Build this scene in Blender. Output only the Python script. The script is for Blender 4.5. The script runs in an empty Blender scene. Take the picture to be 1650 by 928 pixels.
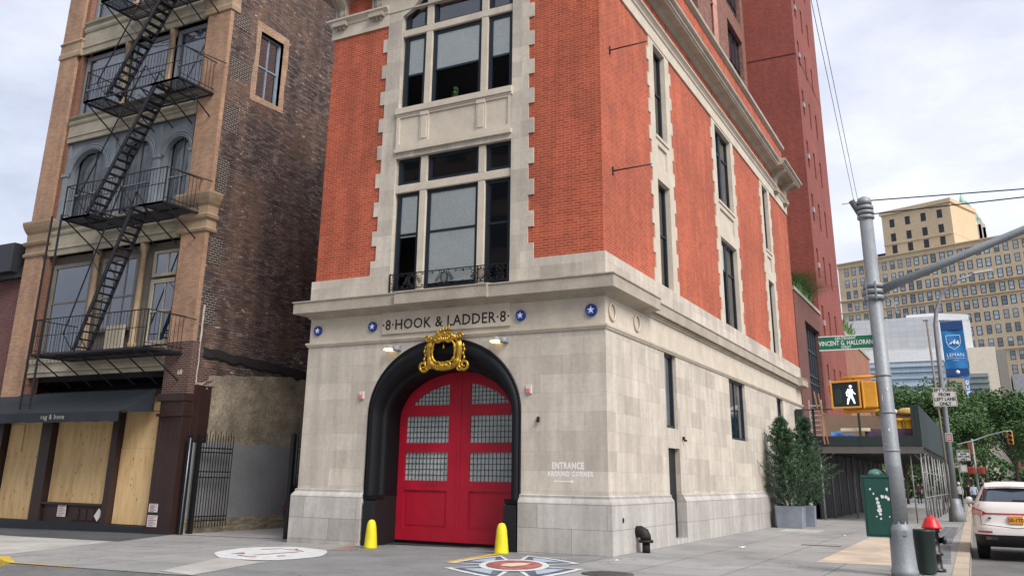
import bpy, math, random
from math import radians as RAD, pi, sin, cos, sqrt
from mathutils import Vector, Matrix, noise as mnoise
from mathutils.geometry import tessellate_polygon
random.seed(7)
scene = bpy.context.scene
col = scene.collection

# ------------------------------------------------------------------ helpers
def lin(h):
    h = h.lstrip('#')
    o = []
    for i in (0, 2, 4):
        c = int(h[i:i+2], 16) / 255
        o.append(c / 12.92 if c <= .04045 else ((c + .055) / 1.055) ** 2.4)
    return (o[0], o[1], o[2], 1)

def C3(*a):
    return (a[0], a[1], a[2], 1)

class MB:
    """collects faces and links them as ONE mesh object"""
    def __init__(s):
        s.v = []; s.f = []; s.m = []; s.mi = 0; s.sm = []; s.smooth = False; s.cuts = []
    def cut(s):
        s.cuts.append((len(s.v), len(s.f)))
    def face(s, pts):
        n = len(s.v); s.v += [tuple(p) for p in pts]
        s.f.append(tuple(range(n, n + len(pts)))); s.m.append(s.mi); s.sm.append(s.smooth)
    def grid(s, rows, closed_u=False, closed_v=False, flip=False):
        n = len(s.v); R_ = len(rows); K = len(rows[0])
        for r in rows: s.v += [tuple(p) for p in r]
        for i in range(R_ if closed_v else R_ - 1):
            for j in range(K if closed_u else K - 1):
                a = n + i * K + j; b = n + i * K + (j + 1) % K
                c = n + ((i + 1) % R_) * K + (j + 1) % K; d = n + ((i + 1) % R_) * K + j
                s.f.append((a, d, c, b) if flip else (a, b, c, d)); s.m.append(s.mi); s.sm.append(s.smooth)
    def box(s, x0, x1, y0, y1, z0, z1):
        if x0 > x1: x0, x1 = x1, x0
        if y0 > y1: y0, y1 = y1, y0
        if z0 > z1: z0, z1 = z1, z0
        n = len(s.v)
        s.v += [(x0,y0,z0),(x1,y0,z0),(x1,y1,z0),(x0,y1,z0),(x0,y0,z1),(x1,y0,z1),(x1,y1,z1),(x0,y1,z1)]
        for q in ((0,3,2,1),(4,5,6,7),(0,1,5,4),(1,2,6,5),(2,3,7,6),(3,0,4,7)):
            s.f.append(tuple(n + i for i in q)); s.m.append(s.mi); s.sm.append(False)
    def obox(s, c, ux, uy, uz):
        c = Vector(c); ux = Vector(ux); uy = Vector(uy); uz = Vector(uz); n = len(s.v)
        for sx, sy, sz in ((-1,-1,-1),(1,-1,-1),(1,1,-1),(-1,1,-1),(-1,-1,1),(1,-1,1),(1,1,1),(-1,1,1)):
            s.v.append(tuple(c + ux * sx + uy * sy + uz * sz))
        for q in ((0,3,2,1),(4,5,6,7),(0,1,5,4),(1,2,6,5),(2,3,7,6),(3,0,4,7)):
            s.f.append(tuple(n + i for i in q)); s.m.append(s.mi); s.sm.append(False)
    def bar(s, a, b, w, h=None, up=(0, 0, 1)):
        a = Vector(a); b = Vector(b); d = b - a; L = d.length
        if L < 1e-6: return
        d.normalize(); u = Vector(up)
        if abs(d.dot(u)) > .98: u = Vector((1, 0, 0))
        sx = d.cross(u).normalized(); sz = sx.cross(d)
        s.obox((a + b) / 2, d * L / 2, sx * w / 2, sz * (h or w) / 2)
    def tube(s, pts, r, n=8, cap=True, closed=False):
        pts = [Vector(p) for p in pts]; K = len(pts)
        rs = r if isinstance(r, (list, tuple)) else [r] * K
        rows = []; prev = None
        for i, p in enumerate(pts):
            if closed: d = pts[(i + 1) % K] - pts[i - 1]
            else: d = pts[min(i + 1, K - 1)] - pts[max(i - 1, 0)]
            d.normalize()
            if prev is None:
                a = Vector((0, 0, 1)) if abs(d.z) < .9 else Vector((1, 0, 0))
                prev = d.cross(a).normalized()
            else:
                prev = (prev - d * prev.dot(d)).normalized()
            w = d.cross(prev)
            rows.append([p + (prev * cos(2 * pi * k / n) + w * sin(2 * pi * k / n)) * rs[i] for k in range(n)])
        o = s.smooth; s.smooth = n > 5
        s.grid(rows, closed_u=True, closed_v=closed, flip=True)
        s.smooth = False
        if cap and not closed:
            s.face(rows[0]); s.face(list(reversed(rows[-1])))
        s.smooth = o
    def lathe(s, c, prof, n=16, axis=2, cap=True):
        c = Vector(c); rows = []
        for r, h in prof:
            row = []
            for k in range(n):
                a = 2 * pi * k / n
                if axis == 2: q = (r * cos(a), r * sin(a), h)
                elif axis == 1: q = (r * cos(a), h, -r * sin(a))
                else: q = (h, r * cos(a), r * sin(a))
                row.append(c + Vector(q))
            rows.append(row)
        o = s.smooth; s.smooth = True
        s.grid(rows, closed_u=True)
        s.smooth = False
        if cap: s.face(list(reversed(rows[0]))); s.face(rows[-1])
        s.smooth = o
    def prism(s, poly, fn, d0, d1, caps=True):
        """poly in (u,v); fn(u,v,d)->xyz; extruded from depth d0 to d1"""
        A = [fn(u, v, d0) for u, v in poly]; B = [fn(u, v, d1) for u, v in poly]; n = len(poly)
        for i in range(n):
            j = (i + 1) % n
            s.face([A[i], A[j], B[j], B[i]])
        if caps:
            for P_, rev in ((A, True), (B, False)):
                tr = tessellate_polygon([[Vector((u, v, 0)) for u, v in poly]])
                for t in tr: s.face([P_[k] for k in (reversed(t) if rev else t)])
    def panel(s, outer, holes, fn, d0=0, reveal=0, rim=0):
        """flat sheet with holes: front face at depth d0, hole cheeks going in by reveal, outer rim going in by rim"""
        loops = [[Vector((u, v, 0)) for u, v in outer]] + [[Vector((u, v, 0)) for u, v in h] for h in holes]
        flat = [p for l in loops for p in l]
        for t in tessellate_polygon(loops):
            s.face([fn(flat[k].x, flat[k].y, d0) for k in t])
        for hi, l in enumerate(loops):
            dep = rim if hi == 0 else reveal
            if dep:
                for i in range(len(l)):
                    a = l[i]; b = l[(i + 1) % len(l)]
                    s.face([fn(a.x, a.y, d0), fn(b.x, b.y, d0), fn(b.x, b.y, d0 + dep), fn(a.x, a.y, d0 + dep)])
    def build(s, name, mats, parent=None, origin=None, local=False, fixn=True, bevel=0):
        if s.cuts:
            if s.cuts[0] == (0, 0): s.cuts.pop(0)
            cs = [(0, 0)] + [c for c in s.cuts] + [(len(s.v), len(s.f))]; o = None
            for (v0, f0), (v1, f1) in zip(cs, cs[1:]):
                if f1 == f0: continue
                q = MB(); q.v = s.v[v0:v1]; q.f = [tuple(i - v0 for i in f) for f in s.f[f0:f1]]; q.m = s.m[f0:f1]; q.sm = s.sm[f0:f1]
                o = q.build(name, mats, parent, origin, local, fixn, bevel)
            return o
        me = bpy.data.meshes.new(name)
        if parent is not None and not local: off = world_loc(parent)
        elif origin is not None: off = Vector(origin)
        else: off = Vector((0, 0, 0))
        me.from_pydata([(x - off.x, y - off.y, z - off.z) for x, y, z in s.v], [], s.f)
        if not isinstance(mats, (list, tuple)): mats = [mats]
        for m in mats: me.materials.append(m)
        me.polygons.foreach_set('material_index', s.m)
        me.polygons.foreach_set('use_smooth', s.sm)
        if fixn:
            import bmesh
            bm = bmesh.new(); bm.from_mesh(me)
            bmesh.ops.remove_doubles(bm, verts=bm.verts, dist=2e-4)
            bmesh.ops.recalc_face_normals(bm, faces=bm.faces)
            bm.to_mesh(me); bm.free()
        uvl = me.uv_layers.new(name='uv')
        o_ = Vector((0, 0, 0)) if local else off
        for p in me.polygons:
            n = p.normal
            ax, ay, az = abs(n.x), abs(n.y), abs(n.z)
            for li in p.loop_indices:
                c = me.vertices[me.loops[li].vertex_index].co + o_
                uvl.data[li].uv = (c.y, c.z) if (ax >= ay and ax >= az) else ((c.x, c.z) if ay >= az else (c.x, c.y))
        o = bpy.data.objects.new(name, me); col.objects.link(o)
        if parent is not None: o.parent = parent
        elif origin is not None: o.location = off
        if bevel:
            b = o.modifiers.new('bevel', 'BEVEL'); b.width = bevel; b.segments = 2; b.limit_method = 'ANGLE'
        return o

def world_loc(o):
    v = Vector((0, 0, 0))
    while o is not None: v += o.location; o = o.parent
    return v

def tag(o, label=None, cat=None, group=None, kind=None):
    if label: o['label'] = label
    if cat: o['category'] = cat
    if group: o['group'] = group
    if kind: o['kind'] = kind
    return o

def thing(name, label, cat, loc=(0, 0, 0), rz=0, group=None):
    o = bpy.data.objects.new(name, None); col.objects.link(o)
    o.location = loc; o.rotation_euler = (0, 0, rz); o.empty_display_size = .3
    return tag(o, label, cat, group)

def copy_tree(o, parent=None):
    c = o.copy(); col.objects.link(c)
    if parent is not None: c.parent = parent
    for ch in list(o.children): copy_tree(ch, c)
    return c

def text_mesh(txt, size, mat, name, fn, parent=None, origin=None, extrude=.003, space=1.0, align='CENTER', bold=0, narrow=1.0):
    """lettering as a mesh: fn(u, v, d) puts it in the world (d outward)"""
    cu = bpy.data.curves.new(name, 'FONT'); cu.body = txt; cu.size = size; cu.align_x = align
    cu.extrude = extrude; cu.space_character = space; cu.offset = bold; cu.resolution_u = 2
    ob = bpy.data.objects.new(name, cu); col.objects.link(ob)
    me = bpy.data.meshes.new_from_object(ob)
    bpy.data.objects.remove(ob)
    off = world_loc(parent) if parent is not None else Vector(origin or (0, 0, 0))
    for v in me.vertices:
        v.co = Vector(fn(v.co.x * narrow, v.co.y, v.co.z)) - off
    me.materials.clear(); me.materials.append(mat)
    o = bpy.data.objects.new(name, me); col.objects.link(o)
    if parent is not None: o.parent = parent
    else: o.location = off
    return o

FY = lambda y0: (lambda u, v, d: (u, y0 + d, v))       # wall facing -Y, depth goes +Y
SX = lambda x0: (lambda u, v, d: (x0 - d, u, v))       # wall facing +X, depth goes -X
def rect(u0, u1, v0, v1): return [(u0, v0), (u1, v0), (u1, v1), (u0, v1)]

# ------------------------------------------------------------------ materials
def newmat(name):
    m = bpy.data.materials.new(name); m.use_nodes = True
    nt = m.node_tree; b = nt.nodes['Principled BSDF']
    return m, nt, b
def N(nt, t, **kw):
    n = nt.nodes.new(t)
    for k, v in kw.items(): setattr(n, k, v)
    return n
def noise_node(nt, vec, scale, detail=4, rough=.6, stretch=None):
    if stretch:
        mp = N(nt, 'ShaderNodeMapping'); mp.inputs['Scale'].default_value = stretch
        nt.links.new(vec, mp.inputs['Vector']); vec = mp.outputs['Vector']
    n = N(nt, 'ShaderNodeTexNoise'); n.inputs['Scale'].default_value = scale
    n.inputs['Detail'].default_value = detail; n.inputs['Roughness'].default_value = rough
    nt.links.new(vec, n.inputs['Vector']); return n.outputs['Fac']
def ramp(nt, fac, stops):
    r = N(nt, 'ShaderNodeValToRGB'); e = r.color_ramp.elements
    while len(e) < len(stops): e.new(.5)
    for i, (p, c) in enumerate(stops):
        e[i].position = p; e[i].color = c if len(c) == 4 else (*c, 1)
    nt.links.new(fac, r.inputs['Fac']); return r.outputs['Color']
def mix(nt, fac, a, b, mode='MIX'):
    n = N(nt, 'ShaderNodeMix', data_type='RGBA', blend_type=mode)
    for sock, v in ((0, fac), (6, a), (7, b)):
        if hasattr(v, 'is_output'): nt.links.new(v, n.inputs[sock])
        else: n.inputs[sock].default_value = v
    return n.outputs[2]
def bump(nt, b, h, strength=.3, dist=.01):
    n = N(nt, 'ShaderNodeBump'); n.inputs['Strength'].default_value = strength; n.inputs['Distance'].default_value = dist
    nt.links.new(h, n.inputs['Height']); nt.links.new(n.outputs['Normal'], b.inputs['Normal'])

MATS = {}
def pmat(name, c, rough=.75, metal=0, var=.12, vs=2.5, bs=0, bscale=40, fine=.06, spec=None, emit=None, coat=0):
    if name in MATS: return MATS[name]
    m, nt, b = newmat(name)
    co = N(nt, 'ShaderNodeTexCoord').outputs['Object']
    n1 = noise_node(nt, co, vs, 5, .65)
    g = ramp(nt, n1, [(.28, (1 - var * 1.6,) * 3), (.72, (1 + var,) * 3)])
    c1 = mix(nt, 1.0, c, g, 'MULTIPLY')
    if fine:
        n2 = noise_node(nt, co, vs * 14, 3, .6)
        g2 = ramp(nt, n2, [(.3, (1 - fine * 1.5,) * 3), (.7, (1 + fine,) * 3)])
        c1 = mix(nt, 1.0, c1, g2, 'MULTIPLY')
    nt.links.new(c1, b.inputs['Base Color'])
    b.inputs['Roughness'].default_value = rough; b.inputs['Metallic'].default_value = metal
    if spec is not None: b.inputs['Specular IOR Level'].default_value = spec
    if coat: b.inputs['Coat Weight'].default_value = coat; b.inputs['Coat Roughness'].default_value = .08
    if bs: bump(nt, b, noise_node(nt, co, bscale, 4, .6), bs, .01)
    if emit:
        b.inputs['Emission Color'].default_value = emit[0]; b.inputs['Emission Strength'].default_value = emit[1]
    MATS[name] = m; return m

def brickmat(name, c1, c2, mortar, bw=.21, rh=.0677, ms=.009, bias=0, large=.15, ls=.35, stain=None, bs=.5, rough=.85, offset=.5, jitter=0, streak=0):
    m, nt, b = newmat(name)
    tc = N(nt, 'ShaderNodeTexCoord'); uv = tc.outputs['UV']; ob = tc.outputs['Object']
    vec = uv
    if jitter:
        nn = N(nt, 'ShaderNodeTexNoise'); nn.inputs['Scale'].default_value = 3.0; nt.links.new(uv, nn.inputs['Vector'])
        mm = N(nt, 'ShaderNodeVectorMath', operation='SCALE'); nt.links.new(nn.outputs['Color'], mm.inputs[0]); mm.inputs['Scale'].default_value = jitter
        ad = N(nt, 'ShaderNodeVectorMath', operation='ADD'); nt.links.new(uv, ad.inputs[0]); nt.links.new(mm.outputs[0], ad.inputs[1]); vec = ad.outputs[0]
    br = N(nt, 'ShaderNodeTexBrick'); br.offset = offset
    nt.links.new(vec, br.inputs['Vector'])
    for k, v in (('Color1', c1), ('Color2', c2), ('Mortar', mortar)): br.inputs[k].default_value = v
    for k, v in (('Scale', 1.0), ('Mortar Size', ms), ('Mortar Smooth', .2), ('Bias', bias), ('Brick Width', bw), ('Row Height', rh)): br.inputs[k].default_value = v
    c = br.outputs['Color']
    n1 = noise_node(nt, ob, ls, 5, .6)
    c = mix(nt, 1.0, c, ramp(nt, n1, [(.3, (1 - large * 1.4,) * 3), (.7, (1 + large,) * 3)]), 'MULTIPLY')
    n2 = noise_node(nt, ob, 9, 4, .65)
    c = mix(nt, 1.0, c, ramp(nt, n2, [(.3, (.9,) * 3), (.7, (1.06,) * 3)]), 'MULTIPLY')
    if streak:
        n3 = noise_node(nt, ob, 1.0, 4, .6, stretch=(3.2, 3.2, .35))
        c = mix(nt, 1.0, c, ramp(nt, n3, [(.42, (1 - streak,) * 3), (.62, (1.03,) * 3)]), 'MULTIPLY')
    if stain:
        n4 = noise_node(nt, ob, stain[1], 6, .7)
        c = mix(nt, ramp(nt, n4, [(stain[2], (0, 0, 0)), (stain[3], (1, 1, 1))]), c, stain[0])
    nt.links.new(c, b.inputs['Base Color']); b.inputs['Roughness'].default_value = rough
    inv = N(nt, 'ShaderNodeMath', operation='SUBTRACT'); inv.inputs[0].default_value = 1; nt.links.new(br.outputs['Fac'], inv.inputs[1])
    ad = N(nt, 'ShaderNodeMath', operation='MULTIPLY_ADD'); nt.links.new(n2, ad.inputs[0]); ad.inputs[1].default_value = .4; nt.links.new(inv.outputs[0], ad.inputs[2])
    bump(nt, b, ad.outputs[0], bs, .006)
    MATS[name] = m; return m

def glassmat(name, tint=(.55, .62, .66), dark=False, ior=1.45, rough=.02, base=(.012, .02, .03), boost=.08, wob=.0):
    m, nt, b = newmat(name); nt.nodes.remove(b); out = nt.nodes['Material Output']
    gl = N(nt, 'ShaderNodeBsdfGlossy'); gl.inputs['Roughness'].default_value = rough; gl.inputs['Color'].default_value = (.95, .97, 1, 1)
    if dark:
        o2 = N(nt, 'ShaderNodeBsdfDiffuse'); o2.inputs['Color'].default_value = (*base, 1)
    else:
        o2 = N(nt, 'ShaderNodeBsdfTransparent'); o2.inputs['Color'].default_value = (*tint, 1)
    fr = N(nt, 'ShaderNodeFresnel'); fr.inputs['IOR'].default_value = ior
    ad = N(nt, 'ShaderNodeMath', operation='ADD', use_clamp=True); nt.links.new(fr.outputs[0], ad.inputs[0]); ad.inputs[1].default_value = boost
    if wob:
        co = N(nt, 'ShaderNodeTexCoord').outputs['Object']
        bp = N(nt, 'ShaderNodeBump'); bp.inputs['Strength'].default_value = wob; bp.inputs['Distance'].default_value = .02
        nt.links.new(noise_node(nt, co, 1.6, 2, .5), bp.inputs['Height'])
        nt.links.new(bp.outputs['Normal'], gl.inputs['Normal'])
    mx = N(nt, 'ShaderNodeMixShader'); nt.links.new(ad.outputs[0], mx.inputs[0])
    nt.links.new(o2.outputs[0], mx.inputs[1]); nt.links.new(gl.outputs[0], mx.inputs[2])
    nt.links.new(mx.outputs[0], out.inputs['Surface'])
    MATS[name] = m; return m

M_brick = brickmat('red_brick', lin('#bc5433'), lin('#a24329'), lin('#bd8b70'), bw=.22, rh=.071, ms=.006, large=.15, ls=.5, bs=.22, streak=.17)
M_stone = brickmat('limestone', lin('#cbc1b2'), lin('#aea497'), lin('#b0a799'), bw=1.12, rh=.44, ms=.004, large=.09, ls=.8, bs=.12, rough=.8, streak=.15, bias=-.3)
M_trim = pmat('limestone_trim', lin('#c7bcaa'), .8, var=.10, vs=1.6, bs=.1, bscale=30, fine=.05)
M_corn = pmat('weathered_stone', lin('#a99f90'), .85, var=.16, vs=1.3, bs=.15, bscale=18, fine=.08)
M_granite = brickmat('granite', lin('#bfbab3'), lin('#aaa59e'), lin('#807b74'), bw=1.7, rh=.52, ms=.006, large=.10, ls=1.1, bs=.12, rough=.7, streak=.16)
M_black = pmat('black_iron', lin('#080a0f'), .55, var=.25, vs=2, bs=.05, fine=.1, spec=.3)
M_blackdull = pmat('black_paint_dull', lin('#0f1013'), .6, var=.2, vs=3)
M_red = pmat('red_door_paint', lin('#ad0f2a'), .48, var=.16, vs=1.2, bs=.03, fine=.03)
M_navy = pmat('dark_window_paint', lin('#10202b'), .45, var=.15, vs=3)
M_gold = pmat('gilt', lin('#c39a38'), .36, metal=.7, var=.2, vs=9, bs=.3, bscale=60, fine=.15)
M_glass = glassmat('window_glass', tint=(.98, .99, .99), boost=.10, wob=.02)
M_dglass = glassmat('dark_window_glass', dark=True, boost=.14, wob=.03)
M_glassclear = glassmat('clear_window_glass', tint=(1, 1, 1), boost=-.01, wob=.02)
M_skyglass = glassmat('sky_mirroring_glass', dark=True, boost=.42, wob=.05)
M_blind = pmat('roller_blind', lin('#f3f7f2'), .9, var=.04, vs=1)
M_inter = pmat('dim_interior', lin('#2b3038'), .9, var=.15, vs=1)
M_iron = pmat('fire_escape_iron', lin('#16151a'), .55, var=.25, vs=4)
def gz(x): return .0138 * max(min(x, 0), -40)
# ------------------------------------------------------------------ shared building helpers
def fbox(mb, fn, u0, u1, v0, v1, d0, d1):
    A = [fn(u, v, d0) for u, v in rect(u0, u1, v0, v1)]; B = [fn(u, v, d1) for u, v in rect(u0, u1, v0, v1)]
    mb.face(A); mb.face(list(reversed(B)))
    for i in range(4):
        j = (i + 1) % 4; mb.face([A[i], A[j], B[j], B[i]])

def moulding(mb, path, prof, ends=True):
    """sweep prof [(out, z)] along an XY path, out to the right-hand side, mitred"""
    P_ = [Vector((p[0], p[1], 0)) for p in path]; rows = []
    for i, p in enumerate(P_):
        ns = []
        if i > 0: d = (p - P_[i-1]).normalized(); ns.append(Vector((d.y, -d.x, 0)))
        if i < len(P_) - 1: d = (P_[i+1] - p).normalized(); ns.append(Vector((d.y, -d.x, 0)))
        n = ns[0] if len(ns) == 1 else (ns[0] + ns[1]) / (1 + ns[0].dot(ns[1]))
        rows.append([p + n * o + Vector((0, 0, z)) for o, z in prof])
    mb.grid(rows)
    if ends: mb.face(rows[0]); mb.face(list(reversed(rows[-1])))

def sash(parent, fn, u0, u1, v0, v1, d, mat, rail=None, bars=0, fw=.07, glass=None, blind=None, name='window', thick=.09, transom=None, vb=.03, gl_off=.05):
    """a window: frame (part), pane and blind (sub-parts)"""
    m = MB()
    fbox(m, fn, u0, u0 + fw, v0, v1, d, d + thick); fbox(m, fn, u1 - fw, u1, v0, v1, d, d + thick)
    fbox(m, fn, u0 + fw, u1 - fw, v0, v0 + fw, d + .004, d + thick); fbox(m, fn, u0 + fw, u1 - fw, v1 - fw, v1, d + .004, d + thick)
    if rail is not None: fbox(m, fn, u0 + fw, u1 - fw, rail - .03, rail + .03, d + .012, d + thick)
    for k in range(bars):
        uc = u0 + (u1 - u0) * (k + 1) / (bars + 1); fbox(m, fn, uc - vb / 2, uc + vb / 2, v0 + fw, v1 - fw, d + .02, d + thick - .02)
    w = m.build(name, mat, parent)
    g = MB(); g.face([fn(u, v, d + gl_off) for u, v in rect(u0 + fw * .5, u1 - fw * .5, v0 + fw * .5, v1 - fw * .5)])
    g.build('pane', glass or (M_glassclear if blind else M_glass), w, fixn=False)
    if blind:
        b = MB(); b.face([fn(u, v, d + .056) for u, v in rect(u0 + fw * .6, u1 - fw * .6, blind[0], blind[1])])
        b.build('blind', M_blind, w, fixn=False)
    return w

def quoin_outline(u0, u1, nar, wid, z0, z1, levels, h):
    """stone frame outline with toothed edges; levels = bottoms of the wide stones"""
    def side(base, sgn):
        pts = []; z = z0
        for L in levels:
            a, b = max(L, z0), min(L + h, z1)
            if b <= z0 or a >= z1: continue
            if a > z: pts += [(base + sgn * nar, z), (base + sgn * nar, a)]
            pts += [(base + sgn * wid, a), (base + sgn * wid, b)]; z = b
        if z < z1: pts += [(base + sgn * nar, z), (base + sgn * nar, z1)]
        return pts
    R_ = side(u1, 1); L_ = side(u0, -1)
    return R_ + list(reversed(L_))

LV = [6.815 + .8475 * k for k in range(12)]

# ------------------------------------------------------------------ FIREHOUSE
fh = thing('firehouse', 'red brick and limestone firehouse with a big red arched door and HOOK & LADDER lettering', 'firehouse', (-4.4, 12, 0))
F0 = FY(0); S0 = SX(0)
XL = -8.85; YE = 25.2; XC = -4.425

def arch_pts(a, b, spring, base, n=40, cx=XC):
    pts = [(cx - a, base), (cx - a, spring)]
    for i in range(1, n):
        t = pi - pi * i / n
        pts.append((cx + a * cos(t), spring + b * sin(t)))
    pts += [(cx + a, spring), (cx + a, base)]
    return pts

# ground storey limestone
m = MB()
hole = arch_pts(2.235, 1.87, 3.10, 1.22)
outer = [(XL, 1.22)] + [(hole[0][0], 1.22)] + hole[1:-1] + [(hole[-1][0], 1.22), (0, 1.22), (0, 5.0), (XL, 5.0)]
m.panel(outer, [], F0, 0)
gh = [rect(4.36, 5.40, 2.95, 4.985), rect(11.4, 13.72, 2.95, 4.985), rect(19.3, 20.55, 2.95, 4.985)]
door_side = [(4.42, 1.22), (4.42, 2.43), (5.44, 2.43), (5.44, 1.22)]
m.panel([(0, 1.22), (4.42, 1.22), (4.42, 2.43), (5.44, 2.43), (5.44, 1.22), (YE, 1.22), (YE, 5.0), (0, 5.0)], gh, S0, 0, reveal=.36)
for a_, b_ in (((4.42, 1.22), (4.42, 2.43)), ((4.42, 2.43), (5.44, 2.43)), ((5.44, 2.43), (5.44, 1.22))):
    m.face([S0(*a_, 0), S0(*b_, 0), S0(*b_, .36), S0(*a_, .36)])
m.panel(rect(0.0, YE, 1.22, 5.0), [], lambda u, v, d: (XL + d, u, v))
m.build('ground_storey_wall', M_stone, fh)
# frieze of the ground storey
m = MB()
m.panel(rect(XL, 0.0, 5.0, 6.25), [], FY(0.02)); m.panel(rect(0.02, YE, 5.0, 6.25), [], SX(-.02 + .02)); m.panel(rect(.02, YE, 5, 6.25), [], lambda u, v, d: (XL, u, v))
m.build('frieze_wall', M_trim, fh)
m = MB(); m.prism([(-6.36, 5.19), (-2.50, 5.19), (-2.50, 5.76), (-6.36, 5.76)], F0, -.035, .018)
m.build('name_panel', M_trim, fh)
# granite plinth
prof = [(-.02, -.35), (.13, -.35), (.12, 0), (.12, 1.06), (.10, 1.10), (.045, 1.17), (.05, 1.22), (.0, 1.245), (-.02, 1.245)]
m = MB()
moulding(m, [(XL, .9), (XL, 0), (-6.66, 0)], prof); moulding(m, [(-2.2, 0), (0, 0), (0, 4.40)], prof); moulding(m, [(0, 5.46), (0, YE)], prof)
m.build('plinth', M_granite, fh)
m = MB(); m.box(-.6, -.01, 5.441, 5.5, 0, 1.22); m.box(-.6, .1, 4.40, 5.46, -.2, .13)
m.build('door_step', M_granite, fh)
# string course, cornice
m = MB()
moulding(m, [(XL, 4), (XL, 0), (0, 0), (0, YE)], [(-.02, 4.97), (.03, 4.97), (.045, 5.0), (.07, 5.03), (.075, 5.08), (-.02, 5.10)])
m.build('string_course', M_trim, fh)
cp = lambda e: [(-.02, 5.74), (.04, 5.76), (.05, 5.80), (.12, 5.84), (e - .12, 5.87), (e - .03, 5.87), (e, 5.885), (e, 6.17), (e + .03, 6.185), (e + .03, 6.215), (e - .05, 6.235), (.02, 6.29), (-.02, 6.29)]
m = MB()
moulding(m, [(XL, 3.0), (XL, 0), (-5.72, 0)], cp(.36)); moulding(m, [(-5.72, 0), (-2.95, 0)], cp(.46)); moulding(m, [(-2.95, 0), (0, 0), (0, 3.1)], cp(.36))
moulding(m, [(0, 3.1), (0, 23.8)], cp(.17)); moulding(m, [(0, 23.8), (0, YE)], cp(.36))
m.build('lower_cornice', M_corn, fh)
# base course over the cornice
ss = [(4.33, 5.45), (11.4, 13.72), (19.35, 20.52)]
bc = [(-.02, 6.26), (.05, 6.26), (.05, 6.825), (-.02, 6.84)]
m = MB(); moulding(m, [(XL + .02, 5), (XL + .02, 0), (-6.2, 0)], bc); m.cut(); moulding(m, [(-2.53, 0), (0, 0), (0, YE)], bc)
m.build('base_course', M_stone, fh)
# brick walls
m = MB()
m.panel([(-8.78, 6.8), (-6.5, 6.8), (-6.5, 14.9), (-8.78, 14.9)], [], F0); m.panel([(-2.3, 6.8), (0, 6.8), (0, 14.9), (-2.3, 14.9)], [], F0)
m.panel([(-8.78, 14.9), (-6.9, 14.9), (-6.9, 18.0), (-8.78, 18.0)], [], F0); m.panel([(-2.0, 14.9), (0, 14.9), (0, 18), (-2, 18)], [], F0)
m.panel([(-6.9, 15.7), (-2.0, 15.7), (-2.0, 18.0), (-6.9, 18.0)], [], F0)
bh = []
for a_, b_ in ss: bh.append(rect(a_ - .3, b_ + .3, 6.84, 14.42))
m.panel(rect(0, YE, 6.8, 15.8), bh, S0)
m.panel(rect(0, YE, 15.8, 18.0), [], S0)
m.panel(rect(0, YE, 6.8, 18.0), [], lambda u, v, d: (-8.78 + d, u, v)); m.panel(rect(-8.78, 0, -.3, 18.0), [], lambda u, v, d: (u, YE, v))
m.build('brick_wall', M_brick, fh)
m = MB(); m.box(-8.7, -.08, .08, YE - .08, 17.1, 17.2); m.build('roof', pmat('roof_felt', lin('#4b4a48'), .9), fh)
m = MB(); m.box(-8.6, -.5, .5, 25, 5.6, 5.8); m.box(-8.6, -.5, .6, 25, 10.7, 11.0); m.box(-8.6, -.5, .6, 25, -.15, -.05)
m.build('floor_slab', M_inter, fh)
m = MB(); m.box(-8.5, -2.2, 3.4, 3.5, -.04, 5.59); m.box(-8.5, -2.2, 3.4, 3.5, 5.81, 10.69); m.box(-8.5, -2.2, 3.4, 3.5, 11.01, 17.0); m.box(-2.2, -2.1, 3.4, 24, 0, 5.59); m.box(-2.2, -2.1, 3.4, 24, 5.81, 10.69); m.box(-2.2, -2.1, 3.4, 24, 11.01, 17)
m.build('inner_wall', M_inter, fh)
# central stone bay with toothed quoins
arch_top = []
for i in range(25):
    x = -2.53 - 3.68 * i / 24; arch_top.append((x, 15.55 - .255 * (x + 4.37) ** 2))
lowh = rect(-6.20, -2.53, 6.3, 10.14)
uph = [(-6.21, 11.62), (-2.53, 11.62)] + arch_top
m = MB()
out = quoin_outline(-6.21, -2.53, .50, .66, 6.25, 14.9, LV, .42)
# widen above for the arch haunch
m.panel([p for p in out], [lowh, [(x, min(z, 14.9)) for x, z in [(-6.21, 11.62), (-2.53, 11.62), (-2.53, 14.65), (-2.9, 14.85), (-5.84, 14.85), (-6.21, 14.65)]]], FY(-.035), reveal=.30, rim=.04)
m.build('quoined_window_bay', M_stone, fh)
m = MB(); m.panel([(-6.95, 14.85), (-5.84, 14.851), (-5.5, 15.22), (-4.9, 15.47), (-4.37, 15.55), (-3.8, 15.47), (-3.24, 15.22), (-2.9, 14.851), (-1.8, 14.85), (-1.8, 15.75), (-6.95, 15.75)], [], FY(-.06), rim=.36)
m.build('arch_head', M_trim, fh)
# mullions and transoms
mb = M_trim
def stone_bar(name, u0, u1, v0, v1, d0=.03, d1=.30):
    k = MB(); fbox(k, F0, u0, u1, v0, v1, d0, d1); return k.build(name, mb, fh, bevel=.015)
for u0, u1 in ((-5.40, -5.18), (-3.55, -3.34)):
    stone_bar('mullion', u0, u1, 6.28, 9.12); stone_bar('mullion', u0, u1, 9.35, 10.12); stone_bar('mullion', u0, u1, 11.64, 13.98); stone_bar('mullion', u0, u1, 14.19, 15.5)
stone_bar('transom', -6.2, -2.53, 9.12, 9.35, .02); stone_bar('transom', -6.2, -2.53, 13.98, 14.19, .02)
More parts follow.
